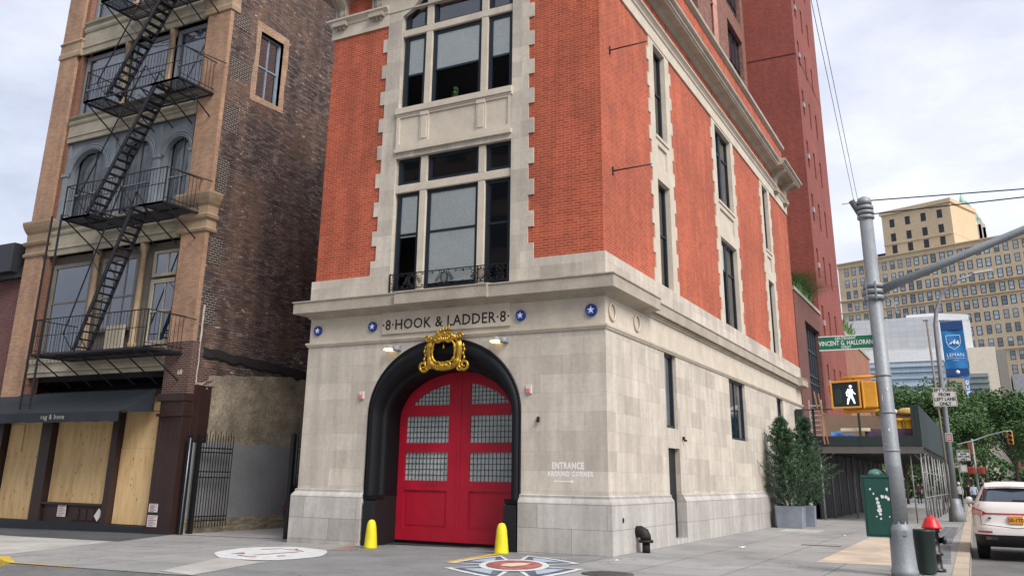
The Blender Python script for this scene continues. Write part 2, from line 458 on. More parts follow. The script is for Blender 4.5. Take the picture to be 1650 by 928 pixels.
# spandrel with three sunk panels
m = MB()
fbox(m, F0, -6.24, -2.50, 11.46, 11.63, -.14, .3); fbox(m, F0, -6.24, -2.50, 11.40, 11.46, -.10, .05)
fbox(m, F0, -6.22, -2.52, 10.30, 10.42, -.11, .05)
m.panel(rect(-6.21, -2.53, 10.42, 11.41), [rect(-6.10, -5.42, 10.54, 11.34), rect(-5.12, -3.60, 10.54, 11.34), rect(-3.30, -2.62, 10.54, 11.34)], FY(-.085), reveal=.04)
m.panel(rect(-6.21, -2.53, 10.42, 11.41), [], FY(-.048))
for c in (-5.27, -3.45): fbox(m, F0, c - .13, c + .13, 11.30, 11.40, -.12, -.05); fbox(m, F0, c - .09, c + .09, 10.6, 11.3, -.103, -.05)
m.build('spandrel', M_trim, fh)
# front windows
cols = [(-6.14, -5.40), (-5.18, -3.55), (-3.34, -2.58)]
bl = [(9.45 - 1.6, 9.1), (6.5, 9.1), None]
for (a_, b_), bb in zip(cols, bl):
    sash(fh, F0, a_, b_, 6.28, 9.12, .10, M_navy, rail=7.92, fw=.10, blind=bb)
    sash(fh, F0, a_, b_, 9.35, 10.14, .10, M_navy, fw=.10)
for i, (a_, b_) in enumerate(cols):
    sash(fh, F0, a_, b_, 11.63, 13.98, .10, M_navy, rail=12.72, fw=.11, blind=(12.72, 13.9))  # upper-sash blinds: white curtain that also stands in for the bright sky reflection
    # arched lights over the transom
    n = 8; tp = [(b_ - (b_ - a_) * k / n, 15.50 - .255 * (b_ - (b_ - a_) * k / n + 4.37) ** 2) for k in range(n + 1)]
    k_ = MB(); inn = [(max(a_ + .12, min(b_ - .12, u)), v - .17) for u, v in tp]
    k_.panel([(a_, 14.19), (b_, 14.19)] + tp, [[(a_ + .12, 14.26), (b_ - .12, 14.26)] + [p for q, p in enumerate(inn) if q == 0 or abs(p[0] - inn[q-1][0]) > 1e-4]], FY(.10), reveal=.06)
    w = k_.build('window', M_navy, fh)
    g = MB(); g.panel([(a_, 14.19), (b_, 14.19)] + tp, [], FY(.15)); g.build('pane', M_glass, w, fixn=False)
# arch surround : black cast iron roll moulding
def arch_sweep(mb_, prof, n=44):
    rows = []
    for t, y in prof:
        a = 2.235 + (1.84 - 2.235) * t; b = 1.87 + (1.22 - 1.87) * t; s_ = 3.10 + (3.0 - 3.1) * t
        rows.append([(u, y, v) for u, v in arch_pts(a, b, s_, 1.10, n)])
    mb_.smooth = True; mb_.grid(rows); mb_.smooth = False
m = MB()
arch_sweep(m, [(-.02, .05), (-.02, -.03), (.04, -.045), (.10, -.02), (.16, -.045), (.3, -.085), (.45, -.08), (.58, -.03), (.70, .07), (.78, .16), (.82, .26), (.90, .27), (.93, .30), (.98, .34), (1.0, .40), (1.0, .95)])
m.box(-6.69, -6.26, -.05, .3, 1.02, 1.12); m.box(-2.59, -2.16, -.05, .3, 1.02, 1.12)
m.build('arch_surround', M_black, fh)
m = MB(); m.box(-6.66, -6.27, .0, .95, -.2, 1.11); m.box(-6.60, -6.26, -.10, .0, -.2, .98); m.cut(); m.box(-2.58, -2.2, .0, .95, -.2, 1.11); m.box(-2.59, -2.25, -.10, .0, -.2, .98)
m.build('door_jamb', M_blackdull, fh, bevel=.01)
# red door: two leaves
door = MB(); dfn = FY(.90)
ell = lambda x, a=1.80, b=1.20, s_=3.0: s_ + b * sqrt(max(0, 1 - ((x + 4.425) / a) ** 2))
def leaf(a_, b_, sgn):
    lf = MB()
    n = 14; top = []
    for k in range(n + 1):
        x = b_ + (a_ - b_) * k / n; top.append((x, ell(x, 1.86, 1.24)))
    inner_x0 = (a_ + .24) if sgn < 0 else (a_ + .27); inner_x1 = (b_ - .27) if sgn < 0 else (b_ - .24)
    W = [rect(inner_x0, inner_x1, 2.43, 3.11), rect(inner_x0, inner_x1, 1.49, 2.19), rect(inner_x0, inner_x1, .33, 1.25)]
    tw = [(inner_x0, 3.39), (inner_x1, 3.39)]
    for k in range(n + 1):
        x = inner_x1 + (inner_x0 - inner_x1) * k / n; z = ell(x, 1.62, .98, 2.96)
        tw.append((x, max(3.392 + .001 * k, z)))
    lf.panel([(a_, .03), (b_, .03)] + top, W + [tw], dfn, reveal=.05)
    lf.panel(W[2], [], FY(.94))
    lf.panel([(inner_x0 + .07, .40), (inner_x1 - .07, .40), (inner_x1 - .07, 1.18), (inner_x0 + .07, 1.18)], [], FY(.925), rim=.02)
    o = lf.build('door_leaf', M_red, fh)
    for w_ in W[:2] + [tw]:
        g = MB(); g.panel(w_, [], FY(.955)); wo = g.build('wired_pane', M_wire, o, fixn=False)
        gr = MB(); x0 = min(p[0] for p in w_); x1 = max(p[0] for p in w_); z0 = min(p[1] for p in w_); z1 = max(p[1] for p in w_)
        nx = 12
        for k in range(1, nx):
            x = x0 + (x1 - x0) * k / nx; zt = z1 if w_ is not tw else max(3.4, ell(x, 1.62, .98, 2.96))
            gr.box(x - .007, x + .007, .925, .935, z0, zt)
        nz = 5
        for k in range(1, nz):
            z = z0 + (z1 - z0) * k / nz; xa, xb = x0, x1
            if w_ is tw:
                dx = 1.62 * sqrt(max(0, 1 - ((z - 2.96) / .98) ** 2)); xa = max(xa, XC - dx); xb = min(xb, XC + dx)
            gr.box(xa, xb, .937, .945, z - .006, z + .006)
        gr.build('grille', pmat('grille_steel', lin('#33363a'), .5, metal=.3), wo)
    return o
M_wire = pmat('ribbed_glass', lin('#b4bab8'), .35, var=.18, vs=1.2, bs=.4, bscale=30)
leaf(-6.30, -4.475, -1); leaf(-4.375, -2.55, 1)
m = MB(); m.box(-4.475, -4.375, .885, .96, .03, ell(-4.425, 1.86, 1.24)); m.build('meeting_post', M_red, fh)
m = MB(); m.box(-6.4, -2.4, .96, .98, -.1, 4.4); m.build('door_backing', M_blackdull, fh)
# gilt cartouche over the arch
m = MB()
cx, cz, yy = -4.31, 4.62, -.15
def sup(t, a, b, e=.72):
    c, s_ = cos(t), sin(t)
    return (cx + a * math.copysign(abs(c) ** e, c), cz + b * math.copysign(abs(s_) ** e, s_))
for a, b, r, dy in ((.44, .40, .075, 0), (.34, .30, .035, -.04), (.50, .45, .03, -.0)):
    m.tube([(sup(t * 2 * pi / 40, a, b)[0], yy + dy + .02 * sin(9 * t), sup(t * 2 * pi / 40, a, b)[1]) for t in range(40)], [r * (1 + .25 * sin(t * 2 * pi * 7 / 40)) for t in range(40)], 8, closed=True)
def scroll(x, z, r, turns, dirn, w, y=-.2, ph=0):
    pts = []; n = int(26 * turns)
    for k in range(n + 1):
        f = k / n; a = ph + dirn * f * turns * 2 * pi; rr = r * (1 - .85 * f)
        pts.append((x + rr * cos(a), y - .03 * f, z + rr * sin(a)))
    m.tube(pts, [w * (1 - .4 * k / n) for k in range(n + 1)], 7)
for sg in (-1, 1):
    scroll(cx + sg * .14, cz + .33, .14, 1.4, -sg, .035, ph=pi / 2); scroll(cx + sg * .13, cz - .34, .11, 1.3, sg, .03, ph=-pi / 2)
    scroll(cx + sg * .60, cz - .35, .16, 1.5, sg, .045, y=-.15, ph=pi / 2 + sg * .8); scroll(cx + sg * .46, cz - .42, .08, 1.0, -sg, .03, y=-.17, ph=0)
    scroll(cx + sg * .47, cz + .36, .10, 1.2, sg, .035, ph=0)
    for q in range(5):
        a = sg * .1; z = cz + .12 - q * .1
        m.lathe((cx + sg * (.56 + .03 * (q % 2)), yy, z), [(.005, -.05), (.03, -.02), (.035, .01), (.015, .05), (.003, .08)], 7)
for k in range(5): m.lathe((cx - .12 + .06 * k, -.22, cz + .30), [(.004, -.07), (.028, -.04), (.034, 0), (.028, .04), (.004, .07)], 7)
for k in range(5): m.lathe((cx - .1 + .05 * k, -.21, cz - .36), [(.004, -.06), (.025, -.03), (.028, 0), (.025, .03), (.004, .06)], 7)
for k, (dx, dz, hh) in enumerate([(-.2, .50, .10), (-.12, .53, .14), (-.04, .55, .16), (.05, .56, .17), (.13, .57, .22), (-.16, .47, .06), (.1, .47, .06), (0, .47, .07)]):
    m.lathe((cx + dx, -.17, cz + dz), [(.004, -.05), (.035, -.02), (.04, .0), (.02, hh * .4), (.004, hh * .55)], 7)
m.lathe((cx - .03, -.14, cz + .13), [(.004, -.07), (.028, -.04), (.03, -.01), (.012, .05), (.004, .11)], 8)
m.build('cartouche', M_gold, fh)
# carved lettering
M_letter = pmat('carved_letter_paint', lin('#2a1c18'), .7)
M_white = pmat('white_paint', lin('#e6e4de'), .6, var=.05)
text_mesh('\u00b78\u00b7HOOK & LADDER\u00b78\u00b7', .385, M_letter, 'lettering', lambda u, v, d: (-4.43 + u, -.0375 - d, 5.295 + v), fh, space=1.06, narrow=.95, bold=.004)
# repaint: hand painted entrance note
text_mesh('ENTRANCE', .20, M_white, 'painted_note', lambda u, v, d: (-.985 + u, -.0015 - d, 1.81 + v), fh, space=1.12, narrow=.72, extrude=.001, bold=.009)
text_mesh('AROUND CORNER', .155, M_white, 'painted_note', lambda u, v, d: (-.925 + u, -.0015 - d, 1.645 + v), fh, space=1.25, narrow=.72, extrude=.001, bold=.009)
m = MB(); m.box(-1.30, -.88, -.004, 0, 1.515, 1.545)
m.prism([(-.9, 1.485), (-.82, 1.53), (-.9, 1.575)], F0, -.0045, 0); m.prism([(-1.28, 1.485), (-1.34, 1.53), (-1.28, 1.575), (-1.30, 1.53)], F0, -.0045, 0)
m.build('painted_arrow', M_white, fh)
# round star badges
M_blue = pmat('badge_blue', lin('#16388f'), .45, var=.08); M_star = pmat('badge_white', lin('#e9eef5'), .5, var=.03)
for xx, rr in ((-8.56, .135), (-6.69, .135), (-2.22, .135), (-.345, .15)):
    m = MB(); m.lathe((xx, 0, 5.42), [(rr, .02), (rr, -.03), (rr * .93, -.045), (rr * .9, -.035), (.001, -.035)], 28, axis=1)
    bd = m.build('badge', M_blue, fh)
    s_ = MB(); s_.prism([(xx + rr * (.66 if k % 2 == 0 else .26) * sin(k * pi / 5), 5.42 + rr * (.66 if k % 2 == 0 else .26) * cos(k * pi / 5)) for k in range(10)], F0, -.043, -.03)
    s_.build('star', M_star, bd)
m = MB()
for yy in (.42, 2.16, ):
    m.cut()
    m.tube([(.03, yy + .2 * cos(t * pi / 14), 5.42 + .2 * sin(t * pi / 14)) for t in range(28)], .022, 6, closed=True)
m.build('carved_ring', M_trim, fh)
# side windows in the brick
for (a_, b_) in ss:
    m = MB()
    o_ = quoin_outline(a_, b_, .42, .58, 6.83, 14.46, LV, .42)
    m.panel(o_, [rect(a_, b_, 6.85, 10.0), rect(a_, b_, 11.36, 14.36), rect(a_ + .14, b_ - .14, 10.45, 11.1)], SX(.03), reveal=.34, rim=.04)
    fbox(m, S0, a_ + .10, b_ - .10, 10.40, 11.15, .03, .06); fbox(m, S0, a_ - .05, b_ + .05, 11.28, 11.37, -.07, .2)
    m.build('quoined_window_surround', M_trim, fh)
    for v0, v1 in ((6.85, 10.0), (11.36, 14.36)):
        if b_ - a_ > 2:
            mid = (a_ + b_) / 2
            sash(fh, S0, a_, mid - .03, v0, v1, .12, M_navy, rail=v0 + 2.05, fw=.09, blind=((v0 + 2.1, v1 - .1) if v0 < 7 else None)); sash(fh, S0, mid + .03, b_, v0, v1, .12, M_navy, rail=v0 + 2.05, fw=.09)
        else: sash(fh, S0, a_, b_, v0, v1, .12, M_navy, rail=v0 + 1.6, fw=.09)
for (a_, b_) in ((4.36, 5.40), (11.4, 13.72), (19.3, 20.55)):
    sash(fh, S0, a_, b_, 2.95, 4.985, .10, M_navy, fw=.09, bars=(1 if b_ - a_ > 2 else 0), glass=M_dglass)
m = MB(); m.box(-.20, -.14, 4.42, 5.44, .1, 2.43); sd = m.build('side_door', M_blackdull, fh)
m = MB(); m.lathe((-.12, 4.55, 1.3), [(.03, -.03), (.03, .02), (.012, .03), (.012, .05)], 10, axis=0); m.build('handle', pmat('steel', lin('#9a9da0'), .35, metal=.8), sd)
# entablature
m = MB()
pth = [(XL + .05, 6), (XL + .05, 0), (-6.72, 0)]; pt2 = [(-2.03, 0), (0, 0), (0, YE)]
for p_ in (pth, pt2): moulding(m, p_, [(-.02, 14.45), (.05, 14.45), (.05, 14.84), (.085, 14.86), (.10, 14.93), (.14, 14.98), (.20, 15.03), (.20, 15.08), (.06, 15.14), (-.02, 15.17)])
m.build('architrave', M_trim, fh)
m = MB()
cpr = lambda e: [(-.02, 15.70), (.07, 15.72), (.09, 15.80), (.13, 15.83), (.16, 15.86), (e - .16, 15.86), (e - .15, 15.90), (e - .10, 15.93), (e - .10, 16.0), (e - .04, 16.04), (e, 16.08), (e, 16.16), (.1, 16.24), (-.02, 16.24)]
moulding(m, [(XL + .05, 4), (XL + .05, 0), (0, 0), (0, 21.4)], cpr(.56)); moulding(m, [(0, 21.4), (0, 24.9), (-3, 24.9)], cpr(.82))
m.build('upper_cornice', M_corn, fh)
m = MB()
moulding(m, [(XL + .05, 4), (XL + .05, 0), (0, 0), (0, YE), (-4, YE)], [(-.3, 17.88), (.02, 17.88), (.10, 17.94), (.14, 17.96), (.14, 18.12), (-.3, 18.2)])
m.build('parapet_coping', M_corn, fh)
# frieze: brick panel grooves
m = MB()
for yy in (4.49, 5.85, 8.48, 11.36, 14.02, 16.82, 19.34, 20.57): m.cut(); m.box(-.02, .006, yy - .025, yy + .025, 15.17, 15.72)
m.build('frieze_joint', pmat('recess_brick', lin('#6a2a1e'), .9), fh)
# console brackets
def console(fn, c, w, z0, z1, outd, parent):
    k = MB(); n = 14; prof = []
    for i in range(n + 1):
        f = i / n; prof.append((outd * (.18 + .82 * f ** 2.2) + .035 * sin(f * 9), z0 + (z1 - z0) * f))
    L = [fn(c - w / 2, z, -o_) for o_, z in prof]; R_ = [fn(c + w / 2, z, -o_) for o_, z in prof]
    k.smooth = True; k.grid([L, R_]); k.smooth = False
    back = lambda u: [fn(u, z, .02) for o_, z in prof]
    k.grid([L, back(c - w / 2)]); k.grid([R_, back(c + w / 2)]); k.face([L[-1], R_[-1], fn(c + w / 2, z1, .02), fn(c - w / 2, z1, .02)]); k.face([L[0], R_[0], fn(c + w / 2, z0, .02), fn(c - w / 2, z0, .02)])
    for q in (-.38, 0, .38): # ribs and guttae
        rb = [Vector(fn(c + q * w, z, -o_ - .012)) for o_, z in prof]
        k.tube(rb, .018, 6)
        k.lathe(Vector(fn(c + q * w * .85, z0 - .36, -.11)), [(.01, -.06), (.045, -.035), (.05, 0), (.03, .05)], 8)
    fbox(k, fn, c - w * .62, c + w * .62, z0 - .32, z0 - .20, -.22, .0); fbox(k, fn, c - w * .55, c + w * .55, z0 - .2, z0 - .02, -.16, .0)
    k.build('console_bracket', M_corn, parent)
for c in (-8.5, -7.12, -1.7, -.32): console(F0, c, .42, 15.12, 15.72, .42, fh)
for c in (.32, 24.5, 22.3): console(S0, c, .46, 15.12, 15.86, .62 if c > 1 else .42, fh)
# balcony rail in the first floor window
m = MB()
yb = -.06; zb0, zb1 = 6.36, 6.79
m.box(-6.19, -2.56, yb - .012, yb + .012, zb1 - .025, zb1); m.box(-6.19, -2.56, yb - .01, yb + .01, zb0, zb0 + .022)
for x in (-6.18, -5.35, -3.45, -2.58): m.box(x - .012, x + .012, yb - .012, yb + .012, 6.29, zb1)
def ring(x, z, rx, rz, r=.009, n=18): m.tube([(x + rx * cos(2 * pi * k / n), yb, z + rz * sin(2 * pi * k / n)) for k in range(n)], r, 5, closed=True)
def curl(x, z, r, dirn, ph, r0=.009):
    m.tube([(x + r * (1 - .8 * k / 16) * cos(ph + dirn * k / 16 * 7), yb, z + r * (1 - .8 * k / 16) * sin(ph + dirn * k / 16 * 7)) for k in range(17)], r0, 5)
zc = (zb0 + zb1) / 2
for xc in (-4.45, -3.35, -5.45):
    ring(xc, zc, .11, .14, .014); ring(xc, zc, .075, .10, .008)
    for sg in (-1, 1):
        for k in range(3): curl(xc + sg * (.15 + .045 * k), zc + .06 - .06 * k, .05, sg, 0, .010)
        curl(xc + sg * .10, zc + .15, .06, -sg, 1.5, .010); curl(xc + sg * .10, zc - .15, .06, sg, -1.5, .010)
    m.lathe((xc, yb, zc + .14), [(.004, -.03), (.03, 0), (.004, .05)], 6); m.lathe((xc, yb, zc - .17), [(.004, -.03), (.03, 0), (.004, .05)], 6)
for (a_, b_) in ((-5.18, -4.75), (-4.15, -3.6), (-6.12, -5.7), (-3.1, -2.66)):
    for zz_, s_ in ((zb1 - .07, 1), (zb0 + .07, -1)):
        m.box(a_ + .06, b_ - .06, yb - .006, yb + .006, zz_ - .006, zz_ + .006); curl(a_ + .05, zz_, .035, s_, 0); curl(b_ - .05, zz_, .035, -s_, pi)
        mc = (a_ + b_) / 2; m.box(mc - .02, mc + .02, yb - .008, yb + .008, zz_ - .03, zz_ + .03)
for x in (-6.05, -5.95, -5.62, -2.72, -2.85, -3.12, -3.58): curl(x, zc + .06, .07, 1, 0); curl(x, zc - .07, .07, -1, pi)
m.build('balcony_rail', M_blackdull, fh)

# small things on the firehouse walls
def wall_lamp(x, z, label):
    t = thing('wall_lamp', label, 'lamp', (x, 0, z), 0, 'lamps beside the arch')
    a = MB(); a.lathe((.17, -.12, 0), [(.001, .07), (.09, .06), (.105, 0), (.10, -.05), (.085, -.06)], 16, axis=2)
    a.box(.12, .26, -.1, 0, -.06, .07); a.lathe((-.02, -.14, .01), [(.02, -.02), (.10, .0), (.11, .03), (.07, .08), (.01, .095)], 16)
    a.box(-.1, .2, -.2, -.02, -.03, .03)
    a.build('housing', pmat('lamp_housing', lin('#8b8f95'), .5), t, local=True, bevel=.01)
    b = MB(); b.lathe((-.03, -.14, -.02), [(.02, -.05), (.12, -.035), (.15, 0), (.14, .02)], 16); b.box(-.16, .12, -.24, -.04, -.045, -.02)
    b.build('diffuser', pmat('lamp_diffuser', lin('#e8dca0'), .4, emit=((1, .82, .42, 1), .75)), t, local=True, bevel=.01)
wall_lamp(-5.98, 4.78, 'small grey wall lamp with yellow light, left of the gilt cartouche'); wall_lamp(-2.80, 4.82, 'small grey wall lamp with yellow light, right of the gilt cartouche')
def strobe(x, z, label):
    t = thing('alarm_strobe', label, 'alarm', (x, 0, z), 0, 'fire alarm strobes beside the arch')
    a = MB(); a.box(-.075, .075, -.05, .0, -.10, .10); a.build('box', pmat('strobe_white', lin('#c9c6c6'), .5), t, local=True, bevel=.008)
    b = MB(); b.box(-.055, .045, -.075, -.05, -.085, .02); b.build('lens', pmat('strobe_lens', lin('#d9706c'), .3), t, local=True, bevel=.012)
strobe(-6.90, 3.61, 'pinkish white alarm strobe on the limestone left of the black arch'); strobe(-1.97, 3.62, 'pinkish white alarm strobe on the limestone right of the black arch')
def flag_rod(z, y0, y1, label):
    t = MB(); t.tube([(.02, y0, z), (.75, (y0 + y1) / 2 - .9, z - .05)], .016, 6)
    return t
for yr_, zr_, xr_, lab in ((.69, 12.46, 1.04, 'thin black rod jutting from the brick side wall, upper one'), (.71, 9.08, 1.04, 'thin black rod jutting from the brick side wall, lower one')):
    m = MB(); m.tube([(0, yr_, zr_), (xr_, yr_, zr_ + .03)], .018, 6); m.box(0, .03, yr_ - .03, yr_ + .03, zr_ - .11, zr_ + .11)
    tag(m.build('bracket_rod', M_iron, origin=(0, yr_, zr_)), lab, 'rod', 'rods on the side wall')
# small shrub in upper window
m = MB(); rr = random.Random(3)
for k in range(160):
    h = rr.random(); a = rr.random() * 6.3; r = .13 * (1 - h * .6) * rr.random() ** .5
    c = Vector((-4.38 + r * cos(a), .1 + r * .5 * sin(a), 11.66 + h * .38)); d = Vector((rr.uniform(-1, 1), rr.uniform(-1, 1), rr.uniform(-.2, 1))).normalized() * .035
    s_ = d.cross(Vector((rr.random(), rr.random(), rr.random()))).normalized() * .012
    m.face([c - s_, c + s_, c + d + s_, c + d - s_])
tag(m.build('sill_plant', pmat('sill_leaf', lin('#5b7a45'), .7), origin=(-4.38, .1, 11.63), fixn=False), 'little green plant on the sill of the upper arched window', 'plant')
# cones
def cone_guard(x, y, label):
    m = MB(); m.lathe((0, 0, 0), [(.125, 0), (.12, .03), (.105, .2), (.088, .36), (.07, .43), (.045, .465), (.001, .475)], 24)
    o = m.build('corner_guard', pmat('safety_yellow', lin('#dccd1a'), .6, var=.10, vs=5, bs=.12, bscale=12, fine=.06), origin=(0, 0, 0)); o.location = (x, y, gz(x)); o.scale = (1.32, 1.32, 1.38)
    tag(o, label, 'bollard', 'yellow corner guards at the red door')
cone_guard(-5.84, -.74, 'short yellow rounded guard at the left foot of the red door'); cone_guard(-2.32, -.66, 'short yellow rounded guard at the right foot of the red door')
# standpipe
t = thing('standpipe', 'black rusty standpipe elbow coming out of the plinth beside the side door', 'standpipe', (.12, 1.42, 0))
m = MB(); m.tube([(.0, 0, .45), (.10, 0, .455), (.17, 0, .42), (.21, 0, .34), (.22, 0, .26)], [.125, .13, .135, .13, .12], 16); m.build('elbow', pmat('rusty_black', lin('#27211f'), .6, var=.35, vs=8, metal=.3), t, local=True)
m = MB(); m.lathe((.22, 0, .25), [(.165, -.03), (.17, 0), (.165, .03)], 16); m.lathe((.22, 0, .12), [(.09, -.14), (.09, .12)], 16); m.build('flange', pmat('rusty_black'  , (0,0,0,1)), t, local=True)

def fixture(fn, u, v, name, label, s_=.05):
    k = MB(); fbox(k, fn, u - s_ * .5, u + s_ * .5, v - s_, v + s_, -.07, 0); fbox(k, fn, u - s_ * .3, u + s_ * .9, v - s_ * 1.6, v - s_ * .6, -.12, -.04)
    tag(k.build(name, M_blackdull, origin=fn(u, v, 0), bevel=.006), label, 'fixture')
fixture(F0, -1.72, 2.93, 'wall_fixture', 'tiny dark fixture on the front limestone right of the arch below the strobe')
fixture(S0, 5.75, 2.72, 'wall_fixture', 'tiny dark fixture above the side door on the limestone wall')
k = MB(); k.lathe((.122, .55, .72), [(.055, .0), (.06, .004), (.05, .008), (.001, -.02)], 12, axis=0); k.build('vent_hole', M_blackdull, fh)
# ------------------------------------------------------------------ LOFT BUILDING on the left
FYL = 1.0; LX0, LX1 = -23.7, -14.36
M_tan = brickmat('tan_brick', lin('#b58f73'), lin('#a07a60'), lin('#aa947e'), bw=.21, rh=.066, ms=.006, large=.16, ls=.6, streak=.15, bs=.2)
M_tanp = pmat('cream_painted_stone', lin('#a59d8a'), .8, var=.16, vs=1.5, bs=.1, fine=.08)
M_tanr = pmat('tan_painted_stone', lin('#a18a70'), .8, var=.2, vs=1.6, bs=.15, fine=.1)
M_dkb = brickmat('brown_face_brick', lin('#5a3a33'), lin('#46302c'), lin('#83736a'), bw=.21, rh=.07, ms=.009, large=.15)
M_grayw = pmat('blue_grey_joinery', lin('#848c93'), .6, var=.12, vs=2)
M_graybr = pmat('grey_brown_joinery', lin('#7e766b'), .7, var=.15, vs=2)
M_brown = pmat('brown_shopfront', lin('#33201d'), .5, var=.15, vs=2)
# old party wall
def oldwall():
    m, nt, b = newmat('old_rough_brick')
    tc = N(nt, 'ShaderNodeTexCoord'); uv = tc.outputs['UV']; ob = tc.outputs['Object']
    nn = N(nt, 'ShaderNodeTexNoise'); nn.inputs['Scale'].default_value = 2.5; nn.inputs['Detail'].default_value = 4; nt.links.new(uv, nn.inputs['Vector'])
    sc = N(nt, 'ShaderNodeVectorMath', operation='SCALE'); sc.inputs['Scale'].default_value = .06; nt.links.new(nn.outputs['Color'], sc.inputs[0])
    ad = N(nt, 'ShaderNodeVectorMath', operation='ADD'); nt.links.new(uv, ad.inputs[0]); nt.links.new(sc.outputs[0], ad.inputs[1])
    br = N(nt, 'ShaderNodeTexBrick'); nt.links.new(ad.outputs[0], br.inputs['Vector'])
    for k, v in (('Color1', lin('#857770')), ('Color2', lin('#463c3f')), ('Mortar', lin('#332d2e'))): br.inputs[k].default_value = v
    for k, v in (('Scale', 1.0), ('Mortar Size', .012), ('Mortar Smooth', .4), ('Bias', 0.), ('Brick Width', .27), ('Row Height', .088)): br.inputs[k].default_value = v
    c = br.outputs['Color']
    big = noise_node(nt, ob, .45, 5, .65)
    c = mix(nt, ramp(nt, big, [(.42, (0, 0, 0)), (.68, (1, 1, 1))]), c, lin('#735e52'))
    med = noise_node(nt, ob, 2.2, 5, .7, stretch=(1, 1, 4.5))
    c = mix(nt, 1.0, c, ramp(nt, med, [(.3, (.42, .42, .46)), (.7, (1.5, 1.42, 1.35))]), 'MULTIPLY')
    b2 = N(nt, 'ShaderNodeTexBrick'); nt.links.new(ad.outputs[0], b2.inputs['Vector'])
    for k, v in (('Color1', C3(0, 0, 0)), ('Color2', C3(.12, .12, .12)), ('Mortar', C3(1, 1, 1)), ('Scale', 1.0), ('Mortar Size', .009), ('Brick Width', .23), ('Row Height', .075)): b2.inputs[k].default_value = v
    pm = noise_node(nt, ob, 1.3, 5, .75)
    mk = mix(nt, 1.0, b2.outputs['Color'], ramp(nt, pm, [(.60, (0, 0, 0)), (.66, (.8, .8, .8))]), 'MULTIPLY')
    c = mix(nt, mk, c, lin('#c9bcac'))
    sp = noise_node(nt, ob, 3.5, 4, .6, stretch=(1, 1, 2.6))
    pt = noise_node(nt, ob, .9, 3, .6)
    smear = mix(nt, 1.0, ramp(nt, sp, [(.64, (0, 0, 0)), (.68, (.85, .85, .85))]), ramp(nt, pt, [(.44, (0, 0, 0)), (.54, (1, 1, 1))]), 'MULTIPLY')
    c = mix(nt, smear, c, lin('#cfc2b5'))
    wst = noise_node(nt, ob, .8, 5, .6, stretch=(2.2, 2.2, .3)); c = mix(nt, 1.0, c, ramp(nt, wst, [(.40, (.68, .68, .70)), (.62, (1.12, 1.1, 1.06))]), 'MULTIPLY')
    nt.links.new(c, b.inputs['Base Color']); b.inputs['Roughness'].default_value = .9
    hh = N(nt, 'ShaderNodeMath', operation='ADD'); nt.links.new(med, hh.inputs[0])
    iv = N(nt, 'ShaderNodeMath', operation='MULTIPLY'); nt.links.new(br.outputs['Fac'], iv.inputs[0]); iv.inputs[1].default_value = -.5; nt.links.new(iv.outputs[0], hh.inputs[1])
    bump(nt, b, hh.outputs[0], 1.0, .035)
    return m
M_old = oldwall()
M_rubble = pmat('rough_tan_plaster', lin('#a39782'), .9, var=.34, vs=1.1, bs=1.0, bscale=5, fine=.25)
M_gplast = pmat('smooth_grey_render', lin('#8e8f91'), .85, var=.12, vs=.8, bs=.1, fine=.06)
lb = thing('loft_building', 'tall tan building with boarded up shopfront, black awning and a rough dark brick side wall', 'building', (-19, 8, -.25))
FL = FY(FYL); SL = SX(LX1)
m = MB()
m.panel([(1.05, 4.6), (40, 4.6), (40, 21), (1.05, 21)], [rect(2.45, 3.68, 14.72, 17.3)], SL, 0, reveal=.22)
m.panel(rect(LX0, LX1, -.4, 21), [], lambda u, v, d: (u, 40, v)); m.panel(rect(1.3, 40, -.4, 21), [], lambda u, v, d: (LX0, u, v)); m.panel(rect(LX0, LX1, 1.3, 40), [], lambda u, v, d: (u, v, 20.9))
m.build('party_wall', M_old, lb)
# rough plaster and render on the lower party wall, gently uneven
def rough_patch(name, mat, y0, y1, zf0, zf1, amp, seed, off):
    k = MB(); nu, nv = 60, 26; rows = []
    for j in range(nv + 1):
        r = []
        for i in range(nu + 1):
            y = y0 + (y1 - y0) * i / nu; z = zf0(y) + (zf1(y) - zf0(y)) * j / nv
            q = mnoise.fractal(Vector((y * 2.2, z * 3.1, seed)), 1.0, 2.0, 4) * amp
            r.append((LX1 + off + abs(q), y, z))
        rows.append(r)
    k.smooth = True; k.grid(rows); return k.build(name, mat, lb)
rough_patch('rough_plaster', M_rubble, 1.25, 14, lambda y: 2.4, lambda y: 4.42 + .09 * y, .05, 3, .0)
rough_patch('grey_render', M_gplast, 1.25, 14, lambda y: .22, lambda y: 2.52 + .05 * sin(y * 3), .004, 9, .055)
rough_patch('stone_footing', M_rubble, 1.25, 14, lambda y: -.3, lambda y: .24 + .03 * sin(y * 5), .09, 5, .03)
m = MB(); rows = []
for i in range(120):
    y = 1.35 + 12 * i / 119; z = 5.46 - .045 * (y - 1.2) + .09 * mnoise.noise(Vector((y * 1.7, 0, 0)))
    q_ = .08 * mnoise.noise(Vector((y * 3.1, 1, 0))); rows.append([(LX1 + .0, y, z + .01), (LX1 + .045, y, z - .02), (LX1 + .05, y, z - .28 - q_), (LX1 + .0, y, z - .36 - q_ * 1.5)])
m.grid(rows); m.build('roof_flashing_scar', pmat('tar', lin('#2a2625'), .9, var=.4, vs=4, bs=.8, bscale=8), lb)
m = MB(); rows = []
for i in range(30):
    z = 6.8 - i * .14; x = .02 * mnoise.noise(Vector((z * 3, 0, 0))); y0 = 1.16 + .07 * mnoise.noise(Vector((z * 2.3, 4, 0)))
    rows.append([(LX1 + .012, y0, z), (LX1 + .03, y0 + .05 + .04 * abs(mnoise.noise(Vector((z * 4, 9, 0)))), z)])
